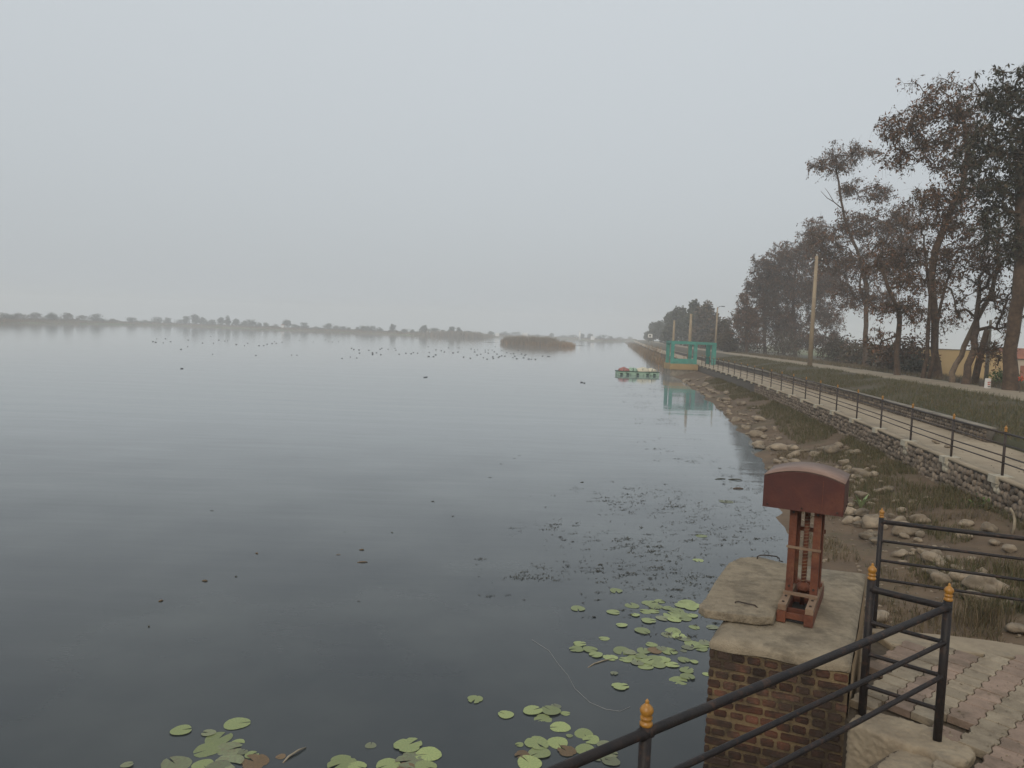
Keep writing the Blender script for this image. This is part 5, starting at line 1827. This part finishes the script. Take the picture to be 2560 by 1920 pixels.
LIT = [(512, 1453, 14, 'largest pale husk floating alone on the left water'), (402, 1503, 11, 'small grey husk left of the largest pale husk'), (642, 1384, 9, 'upright pale flake above the largest pale husk'), (372, 1567, 9, 'dark leaf standing on edge at lower left'),
       (904, 1375, 12, 'reddish floating leaf nearest the middle of the lake'), (846, 1387, 11, 'thin dark floating leaf left of the reddish one'), (906, 1406, 26, 'thin twig floating below the reddish leaf'), (590, 1442, 6, 'tiny dark speck of litter right of the largest husk'), (897, 1504, 8, 'small dark husk floating below the thin twig'),
       (862, 1330, 6, 'small dark flake above the thin dark leaf'), (980, 1332, 6, 'small dark flake right of the other flake'), (530, 1277, 10, 'faint dark twig highest on the left water'), (1082, 1254, 8, 'dark flake on the water left of the weed beds'), (1132, 1291, 6, 'dark speck just left of the weed beds'),
       (1225, 1194, 10, 'dark floating twig lowest of four in a line'), (1252, 1160, 8, 'dark floating twig second lowest of four in a line'), (1286, 1146, 8, 'dark floating twig third of four in a line'), (1298, 1139, 7, 'dark floating twig highest of four in a line'), (1455, 1206, 10, 'double dark flake on the water above the weed beds')]
for x, y, L, lab in LIT:
    drift('floating_litter', x, y, L, random.gauss(0, 0.5), lab, M['weed'] if 'pale' not in lab and 'reddish' not in lab else M['pad_brown'], 0.010 * L / 8 * (0.4 if 'twig' in lab or 'thin' in lab else 1.0), 0.012)
arc = [(1330, 1600), (1372, 1627), (1395, 1660), (1420, 1690), (1437, 1722), (1475, 1757), (1515, 1774), (1550, 1779), (1575, 1768)]
tag(MB().tube([P(x, y, 0) + Vector((0, 0, 0.004)) for x, y in arc], 0.0022, 4).build('fishing_line', M['line']), 'thin line curving over the dark water above the gold-topped post', 'line')

# ------------------------------------------------------------------ things on the bank
ap = P(2152, 1268, 0.2)
ap = P(2152, 1272, ground_z(ap.x, ap.y))
t = empty('fleshy_plant', tuple(ap), 'small fleshy green plant growing among the shore boulders', 'plant')
r = random.Random(2)
for k in range(9):
    a = k * 0.7 + r.uniform(-.2, .2)
    L = r.uniform(0.25, 0.42)
    o_ = Vector((math.cos(a), math.sin(a), 0))
    sd_ = Vector((-o_.y, o_.x, 0)) * 0.035
    tilt = r.uniform(0.35, 0.9)
    p1 = ap + o_ * L * 0.5 * math.sin(tilt) + Vector((0, 0, L * 0.6))
    p2 = ap + o_ * L * 1.1 * math.sin(tilt) + Vector((0, 0, L * (0.95 if k % 2 else 0.7)))
    MB().add([tuple(ap - sd_ * 0.6), tuple(ap + sd_ * 0.6), tuple(p1 + sd_), tuple(p2), tuple(p1 - sd_), tuple(p1 + o_ * 0.015)], [(0, 1, 5), (1, 2, 5), (2, 3, 5), (3, 4, 5), (4, 0, 5), (0, 4, 3, 2, 1)]).build('leaf', M['aloe'], t)

def bush(name, label, c, rad, n, m, seed, leaf=0.07, flat=0.7, cat='bush', group=None):
    r = np.random.default_rng(seed)
    t = empty(name, tuple(c), label, cat, group)
    mb = MB()
    for k in range(8):
        a = r.uniform(0, 6.28)
        e = Vector((math.cos(a) * rad * r.uniform(.4, .8), math.sin(a) * rad * r.uniform(.4, .8), rad * flat * r.uniform(0.8, 1.4)))
        mb.tube([c, c + e * 0.5 + Vector((0, 0, rad * 0.12)), c + e], [rad * 0.03, rad * 0.02, rad * 0.008], 4, False)
    mb.build('stems', M['bark'], t)
    d = r.normal(0, 1, (n, 3))
    d /= np.linalg.norm(d, axis=1)[:, None]
    k = (r.uniform(0, 1, n) ** 0.45 * (1 + 0.2 * r.normal(0, 1, n)))[:, None]
    pos = np.array(c) + d * k * rad * np.array([1, 1, flat]) + np.array([0, 0, rad * flat * 0.75])
    pos[:, 2] = np.maximum(pos[:, 2], c[2] + 0.02)
    a = r.normal(0, 1, (n, 3))
    a /= np.linalg.norm(a, axis=1)[:, None]
    b = np.cross(a, r.normal(0, 1, (n, 3)))
    b /= np.linalg.norm(b, axis=1)[:, None]
    L = leaf * r.uniform(0.6, 1.3, n)[:, None]
    V = np.stack([pos, pos + a * L * 0.5 + b * L * 0.3, pos + a * L, pos + a * L * 0.5 - b * L * 0.3], 1).reshape(-1, 3)
    link('foliage', raw_mesh('foliage', V, np.arange(n * 4).reshape(-1, 4)), m, t)
def on_bank(px, py):
    p = P(px, py, 0.3)
    for _ in range(6):
        p = P(px, py, ground_z(p.x, p.y))
    return p
bush('bush', 'leafy green weed bush at the foot of the promenade wall', on_bank(2482, 1302), 0.42, 900, M['green_leaf'], 5, 0.09)
tp_ = on_bank(2455, 1560)
rt = np.random.default_rng(77)
tag(link('grass_tuft', blades([(tp_.x + rt.normal(0, 0.22), tp_.y + rt.normal(0, 0.18), tp_.z) for _ in range(160)], 0.15, 0.5, 0.010, 0.55, 78, 2), M['grass_dry']), 'dry straw-coloured grass tuft just beyond the far kerb of the paving', 'grass tuft')
bush('bush', 'dark low bush at the foot of the thin paired stems', P(2290, 940, 2.1), 1.3, 1200, M['leaf_dark'], 7, 0.22)
bush('bush', 'dark brushy clump at the base of the crooked tree', P(2262, 936, 2.1), 2.0, 2200, M['leaf_rust'], 8, 0.28, 0.9)
for k, (bx_, by_, br_, lab_) in enumerate(((1850, 884, 3.4, 'brown bush at the foot of the lowest hazy tree of the roadside row'), (1945, 888, 3.2, 'brown bush between the rounded tree and the bushy dark tree'), (2075, 903, 2.6, 'brown bush just right of the tall tan utility pole'),
                                      (2125, 910, 2.2, 'brown bush left of the fork-branched tree trunk'), (2200, 925, 1.9, 'brown bush between the fork-branched and crooked trees'))):
    bq = P(bx_, by_, 2.15)
    bush('bush', lab_, Vector((bq.x + 1.5, bq.y + 1.5, 2.0)), br_, 1700, M['leaf_farbrown'], 40 + k, 0.34, 0.75, 'bush', 'bushes under the roadside trees')
bush('bush', 'pale green bush beside the trunk of the tallest dark tree', P(2512, 966, 2.1), 0.9, 900, M['green_leaf'], 9, 0.16)

bagp = on_bank(2408, 1258)
r = random.Random(4)
bm = bmesh.new()
bmesh.ops.create_icosphere(bm, subdivisions=3, radius=0.5)
for v in bm.verts:
    k = 1 + 0.45 * noise.noise(v.co * 4.0) + 0.2 * noise.noise(v.co * 9)
    v.co = Vector((v.co.x * 0.26 * k, v.co.y * 0.12 * k, max(-0.01, v.co.z * 0.10 * k)))
me = bpy.data.meshes.new('plastic_bag')
bm.to_mesh(me)
bm.free()
o = link('plastic_bag', me, M['plastic'])
o.location = bagp + Vector((0, 0, 0.10))
o.rotation_euler = (0.2, 0.1, -0.3)
tag(o, 'crumpled white plastic bag lying in the bank grass', 'plastic bag')
a, b = on_bank(2531, 1333), on_bank(2526, 1330)
bp0 = on_bank(2531, 1335)
yb = bp0.y
tag(MB().tube([bp0, PD(2536, 1318, yb), PD(2537, 1300, yb + .05), PD(2533, 1283, yb + .1), PD(2526, 1270, yb + .1)], [0.028, 0.03, 0.028, 0.026, 0.02], 8).build('bent_branch', M['stick'], None, True), 'bleached bent branch leaning at the foot of the promenade wall', 'branch')

# ------------------------------------------------------------------ teal gateway and raft
YG = 86.0
gt = empty('gateway', tuple(P(1712, 908, Z_PATH)), 'teal painted square-frame gateway over the promenade on an ochre plinth', 'gateway')
gz = Z_PATH
def gp(px):
    return PD(px, 905, YG).x
xa, xb, xc = gp(1680), gp(1737), gp(1785)
ztop = PD(1700, 853, YG).z
dpt = 2.6
for x in (xa, xb):
    for yy in (YG, YG + dpt):
        MB().box((x, yy, (gz + ztop) / 2), (0.36, 0.36, ztop - gz)).build('post', M['teal'], gt)
for yy in (YG + 0.3, YG + dpt + 0.3):
    MB().box((xc, yy, (gz + ztop - 0.05) / 2), (0.46, 0.36, ztop - gz - 0.05)).build('post', M['teal_dark'] if yy > YG + 1 else M['teal'], gt)
for yy in (YG - 0.004, YG + dpt + 0.004):
    MB().box(((xa + xb) / 2, yy, ztop - 0.16), (xb - xa - 0.36, 0.35, 0.34)).build('beam', M['teal'], gt)
    MB().box(((xb + xc) / 2, yy + 0.15, ztop - 0.17), (xc - xb - 0.40, 0.30, 0.28)).build('beam', M['teal'], gt)
for x in (xa, xb, xc):
    MB().box((x, YG + dpt / 2 + 0.1, ztop - 0.18), (0.30, dpt - 0.6, 0.26)).build('beam', M['teal_dark'], gt)
MB().box(((xa + xb) / 2, YG - 0.01, gz + 0.30), (xb - xa - 0.36, 0.22, 0.58)).build('panel', M['teal'], gt)
MB().box(((xa + xb) / 2, YG + 1.3, gz - 0.34), (xb - xa + 0.6, 3.6, 0.66)).build('plinth', M['ochre'], gt)
MB().box(((xa + xb) / 2, YG + 1.34, 0.28), (xb - xa + 0.5, 3.5, 0.96)).build('plinth_base', M['cope'], gt)

rl, rr_ = P(1548, 937, 0), P(1648, 940, 0)
raft = empty('raft', tuple((rl + rr_) / 2), 'flat pale green raft boat loaded with red and cream covers by the shore', 'boat')
rd = (rr_ - rl)
rL = rd.length
rd.normalize()
rang = math.atan2(rd.y, rd.x)
rn = Vector((-rd.y, rd.x, 0))
rc = (rl + rr_) / 2 + rn * 0.95
def rp(a, b, z):
    return rc + rd * a + rn * b + Vector((0, 0, z))
hullpoly = [rp(-rL / 2, -0.8, 0), rp(-rL / 2 + 0.25, -0.95, 0), rp(rL / 2, -0.95, 0), rp(rL / 2, 0.95, 0), rp(-rL / 2 + 0.25, 0.95, 0), rp(-rL / 2, 0.8, 0)]
slab_from('hull', hullpoly, -0.15, 0.36, M['hull'], raft, 0.03)
hp2 = [rc + (p - rc) * 1.02 for p in hullpoly]
slab_from('rubbing_strake', hp2, 0.36, 0.44, M['hull_dark'], raft, 0.01)
for k, xk in enumerate((0.25, 1.0, 2.15, 3.3, 4.1)):
    MB().box(tuple(rp(-rL / 2 + xk, -0.98, 0.13)), (0.30, 0.08, 0.20), rang).build('fender', M['hull_dark'], raft)
def heap(name, a, b, sx, sy, sz, m, seed):
    bm = bmesh.new()
    bmesh.ops.create_icosphere(bm, subdivisions=3, radius=0.5)
    for v in bm.verts:
        k = 1 + 0.22 * noise.noise(v.co * 3 + Vector((seed, 0, 0)))
        v.co = Vector((v.co.x * sx * k, v.co.y * sy * k, max(-0.02, v.co.z * sz * k)))
        v.co.rotate(Quaternion((0, 0, 1), rang))
        v.co += rp(a, b, 0.46)
    me = bpy.data.meshes.new(name)
    bm.to_mesh(me)
    bm.free()
    me.polygons.foreach_set('use_smooth', [True] * len(me.polygons))
    link(name, me, m, raft)
heap('red_cover', -rL / 2 + 0.75, -0.1, 1.3, 1.6, 0.75, M['boat_red'], 1)
heap('green_cover', -rL / 2 + 1.75, -0.1, 1.2, 1.6, 0.85, M['hull'], 2)
heap('cream_cover', -rL / 2 + 2.9, -0.2, 1.7, 1.6, 0.9, M['cream'], 3)
heap('cream_cover', -rL / 2 + 4.0, -0.1, 1.2, 1.5, 0.7, M['cream'], 4)
for k in range(4):
    MB().bar(rp(-rL / 2 + 0.5 + k * 1.1, -0.9, 0.45), rp(-rL / 2 + 0.55 + k * 1.1, -0.9, 0.80), 0.05, 0.05).build('stanchion', M['hull_dark'], raft)

# ------------------------------------------------------------------ poles, sign, wall, houses
def pole(px, top_y, Y, r_, label, zb=None, arm=True, lamp=False, m='pole'):
    tp = PD(px, top_y, Y)
    zb = ground_z(tp.x, Y) if zb is None else zb
    t = empty('utility_pole', (tp.x, Y, zb), label, 'utility pole', 'poles along the road')
    MB().tube([(tp.x, Y, zb - 0.2), (tp.x, Y, tp.z)], [r_ * 1.35, r_ * 0.8], 8).build('shaft', M[m], t, True)
    if arm:
        MB().bar((tp.x - 0.6, Y, tp.z - 0.35), (tp.x + 0.6, Y, tp.z - 0.35), 0.07, 0.07).build('crossarm', M['dark_mark'], t)
        for s in (-0.5, 0, 0.5):
            MB().lathe([(0.03, 0), (0.06, 0.03), (0.03, 0.07), (0.05, 0.10), (0.02, 0.15)], (tp.x + s, Y, tp.z - 0.315 + (0.33 if s == 0 else 0)), 8).build('insulator', M['white'], t, True)
    if lamp:
        MB().tube([(tp.x, Y, tp.z - 0.3), (tp.x + 0.3, Y, tp.z + 0.15), (tp.x + 0.8, Y, tp.z + 0.2)], 0.04, 5).build('lamp_arm', M['dark_mark'], t, True)
        MB().box((tp.x + 0.95, Y, tp.z + 0.17), (0.5, 0.22, 0.12)).build('lamp_head', M['dark_mark'], t)
pole(2042, 640, 66, 0.17, 'tall tan concrete utility pole rising in front of the roadside trees')
pole(1728, 785, 100, 0.20, 'tan pole standing directly above the middle of the teal gateway', arm=False)
pole(1686, 801, 112, 0.17, 'thinner tan pole above the left post of the teal gateway', arm=False)
pole(1794, 768, 128, 0.14, 'thin grey lamp pole right of the tree clump with a hooked head', lamp=True, arm=False)
pole(2477, 800, 47, 0.10, 'thin grey pole standing behind the leaning trunks before the yellow wall', arm=False, m='cope')
# white board on two legs out by the last trees
YB = 190
bt = empty('signboard', tuple(PD(1625, 850, YB)), 'small white board with a dark mark on two legs far along the shore', 'sign')
x0, x1 = PD(1620, 840, YB).x, PD(1631, 840, YB).x
zt, zb_ = PD(1625, 835, YB).z, PD(1625, 844, YB).z
MB().box(((x0 + x1) / 2, YB, (zt + zb_) / 2), (x1 - x0, 0.08, zt - zb_)).build('board', M['white'], bt)
MB().box(((x0 + x1) / 2 - 0.05, YB - 0.05, (zt + zb_) / 2 + 0.02), (0.42, 0.012, 0.36)).build('mark', M['dark_mark'], bt)
for x in (x0 + 0.06, x1 - 0.06):
    MB().box((x, YB + 0.08, zb_ / 2 + 0.2), (0.09, 0.07, zb_ + 0.9)).build('leg', M['cope'], bt)

# yellow compound wall behind the trees
YW0, YW1 = 66.0, 60.0
wa, wb = PD(2268, 872, YW0), PD(2516, 872, YW1)
yw = empty('boundary_wall', (wa.x, wa.y, 1.7), 'plain yellow boundary wall behind the leaning trunks', 'wall')
MB().bar((wa.x, wa.y, 2.85), (wb.x, wb.y, 2.85), 0.25, 2.7).build('wall_face', M['yellow_wall'], yw)
MB().bar((wa.x, wa.y, 4.24), (wb.x, wb.y, 4.24), 0.33, 0.08).build('coping', M['cope'], yw)
def house(label, px, Y, wpx, top_y, wallm, roofm, roof_h=1.2, flat=False, group='far houses', win=True):
    c = PD(px, top_y, Y)
    z0 = 1.4
    wd = wpx * Y / FPX
    hz = max(2.2, c.z - z0 - (0 if flat else roof_h))
    t = empty('house', (c.x, Y, z0), label, 'house', group)
    MB().box((c.x, Y + wd * 0.3, z0 + hz / 2), (wd, wd * 0.6, hz)).build('wall', M[wallm], t)
    if flat:
        MB().box((c.x, Y + wd * 0.3, z0 + hz + 0.12), (wd * 1.04, wd * 0.64, 0.24)).build('roof', M[roofm], t)
    else:
        w2, d2 = wd * 0.54, wd * 0.36
        zt_ = z0 + hz
        yc = Y + wd * 0.3
        MB().add([(c.x - w2, yc - d2, zt_), (c.x + w2, yc - d2, zt_), (c.x + w2, yc + d2, zt_), (c.x - w2, yc + d2, zt_), (c.x - w2, yc, zt_ + roof_h), (c.x + w2, yc, zt_ + roof_h)],
                 [(0, 1, 5, 4), (2, 3, 4, 5), (1, 2, 5), (3, 0, 4), (3, 2, 1, 0)]).build('roof', M[roofm], t)
    if win:
        for k in (-0.28, 0.28):
            MB().box((c.x + wd * k, Y - 0.015, z0 + hz * 0.55), (wd * 0.14, 0.05, hz * 0.34)).build('window', M['window'], t)
        MB().box((c.x, Y - 0.012, z0 + hz * 0.36), (wd * 0.12, 0.045, hz * 0.7)).build('door', M['roof'], t)
house('red-roofed low house seen between the fork-branched tree and the utility pole', 2100, 250, 44, 861, 'house', 'roof', 1.6)
house('orange-walled low house behind the crooked tree', 2210, 120, 44, 868, 'yellow_wall', 'roof', 0.8)
house('reddish house at the right edge behind the tallest dark tree', 2560, 70, 90, 872, 'house', 'roof', 1.0)
house('white flat-roofed house just left of the reed island on the far shore', 1243, 560, 9, 834, 'house_white', 'house_white', flat=True, win=False)
house('long white building on the far shore behind the reed island', 1312, 580, 14, 833, 'house_white', 'house_white', flat=True, win=False)
house('small white house on the far shore right of the reed island', 1482, 520, 9, 841, 'house_white', 'house_white', flat=True, win=False)
house('small white hut among the dense tree belt across the lake', 706, 560, 8, 815, 'house_white', 'roof', 0.6, win=False)
tw = PD(1450, 829, 520)
t = empty('white_tower', (tw.x, 520, 1.2), 'thin white tower on the far shore beside the round-headed tree', 'tower')
MB().tube([(tw.x, 520, 1.0), (tw.x, 520, tw.z)], [0.75, 0.55], 8).build('shaft', M['house_white'], t, True)
MB().lathe([(0.6, 0), (0.8, 0.2), (0.5, 0.5), (0.1, 0.9)], (tw.x, 520, tw.z), 8).build('top', M['house_white'], t, True)

# markers on the verge
def marker(px, py, w_, h_, label, m, red=False):
    p = P(px, py, 2.25)
    o = empty('marker_stone', tuple(p), label, 'marker stone', 'stones on the road verge')
    ww, hh = w_ * p.y / FPX, h_ * p.y / FPX
    bevel(MB().box((p.x, p.y, p.z + hh / 2 - 0.05), (ww, ww * 0.8, hh + 0.1), 0.1, 0.9).build('block', M[m], o), 0.03)
    if red:
        for k, (dx, dz) in enumerate(((-0.05, 0.62), (0.06, 0.66), (0.0, 0.45), (0.02, 0.25))):
            MB().box((p.x + dx * ww * 3, p.y - ww * 0.40 - 0.008, p.z + hh * dz), (ww * (0.5 if k > 1 else 0.28), 0.014, hh * 0.07), 0.1).build('mark', M['red_mark'] if k < 3 else M['dark_mark'], o)
marker(2468, 973, 12, 27, 'white painted milestone with red marks below the thin grey pole', 'white', True)
marker(2368, 952, 10, 10, 'dark squat stone left of the slim pale leaning trunk', 'mortar')
marker(2395, 956, 9, 9, 'dark squat stone between the leaning trunks', 'mortar')
marker(2453, 968, 9, 17, 'dark upright stone just left of the white milestone', 'mortar')
fp = P(2549, 984, 2.25)
fl = empty('red_flower_plant', tuple(fp), 'orange-red flowering stalk at the right edge beside the thick trunk', 'plant')
MB().tube([fp, fp + Vector((0.02, 0, 0.45)), fp + Vector((0, 0, 0.75))], [0.02, 0.015, 0.01], 5).build('stem', M['bark'], fl)
mb = MB()
for k in range(9):
    a = k * 2.4
    c = fp + Vector((0.09 * math.cos(a) * (0.4 + 0.07 * k), 0.12 * math.sin(a), 0.62 + 0.025 * k))
    mb.lathe([(0.008, -0.03), (0.04, 0.0), (0.03, 0.035), (0.008, 0.045)], tuple(c), 6)
mb.build('blossom', M['flower'], fl)

# fallen leaves and crumbs on the ground
r = np.random.default_rng(91)
Vl = []
def crumb(x, y, z, L):
    a = r.uniform(0, 6.28)
    d = np.array([math.cos(a), math.sin(a), r.normal(0, 0.15)]) * L
    sd_ = np.array([-math.sin(a), math.cos(a), r.normal(0, 0.25)]) * L * r.uniform(0.25, 0.5)
    c = np.array([x, y, z])
    up = np.array([0, 0, L * 0.35])
    Vl.append([c - d, c - sd_ + up * r.uniform(0, 1), c + d + up * r.uniform(0, 0.6), c + sd_ + up * r.uniform(0, 1)])
for k in range(1500):
    y = 8 + 34 * r.uniform() ** 1.5
    u = -r.uniform(0.3, interp(SHORE_W, y) - 0.2)
    x = FX(y) + u
    crumb(x, y, ground_z(x, y) + 0.012, r.uniform(0.015, 0.04))
for k in range(420):
    y = 13 + 40 * r.uniform() ** 1.4
    u = 2.3 - 2.2 * r.uniform() ** 2
    crumb(FX(y) + u, y, Z_PATH + 0.006, r.uniform(0.015, 0.045))
for k in range(150):
    px, py = r.uniform(2170, 2560), r.uniform(1590, 1920)
    p = P(px, py, Z_DECK)
    if inside(pav_poly, p.x, p.y):
        crumb(p.x, p.y, Z_DECK + 0.006, r.uniform(0.006, 0.018))
for k in range(40):
    p = FL.lerp(FR_, r.uniform(0.06, 0.94)) + sd * r.uniform(0.03, 0.95)
    crumb(p.x, p.y, ZC + 0.016, r.uniform(0.005, 0.012))
Vl = np.array(Vl).reshape(-1, 3)
stuff(link('leaf_litter', raw_mesh('leaf_litter', Vl, np.arange(len(Vl)).reshape(-1, 4)), M['grass_dry']), 'fallen leaves and crumbs strewn over path, paving and bank', 'leaf litter')

# ------------------------------------------------------------------ haze
hm = bpy.data.materials.new('haze_air')
hm.use_nodes = True
hn, hl = hm.node_tree.nodes, hm.node_tree.links
hn.clear()
ho = hn.new('ShaderNodeOutputMaterial')
pv = hn.new('ShaderNodeVolumePrincipled')
pv.inputs['Color'].default_value = (0.985, 0.99, 0.995, 1)
pv.inputs['Density'].default_value = 0.00120
pv.inputs['Anisotropy'].default_value = 0.0
hl.new(pv.outputs[0], ho.inputs['Volume'])
hz = MB().box((0, 350, 12.5), (1840, 1160, 31)).build('haze', hm)
stuff(hz, 'pale even haze over the whole lake', 'haze')
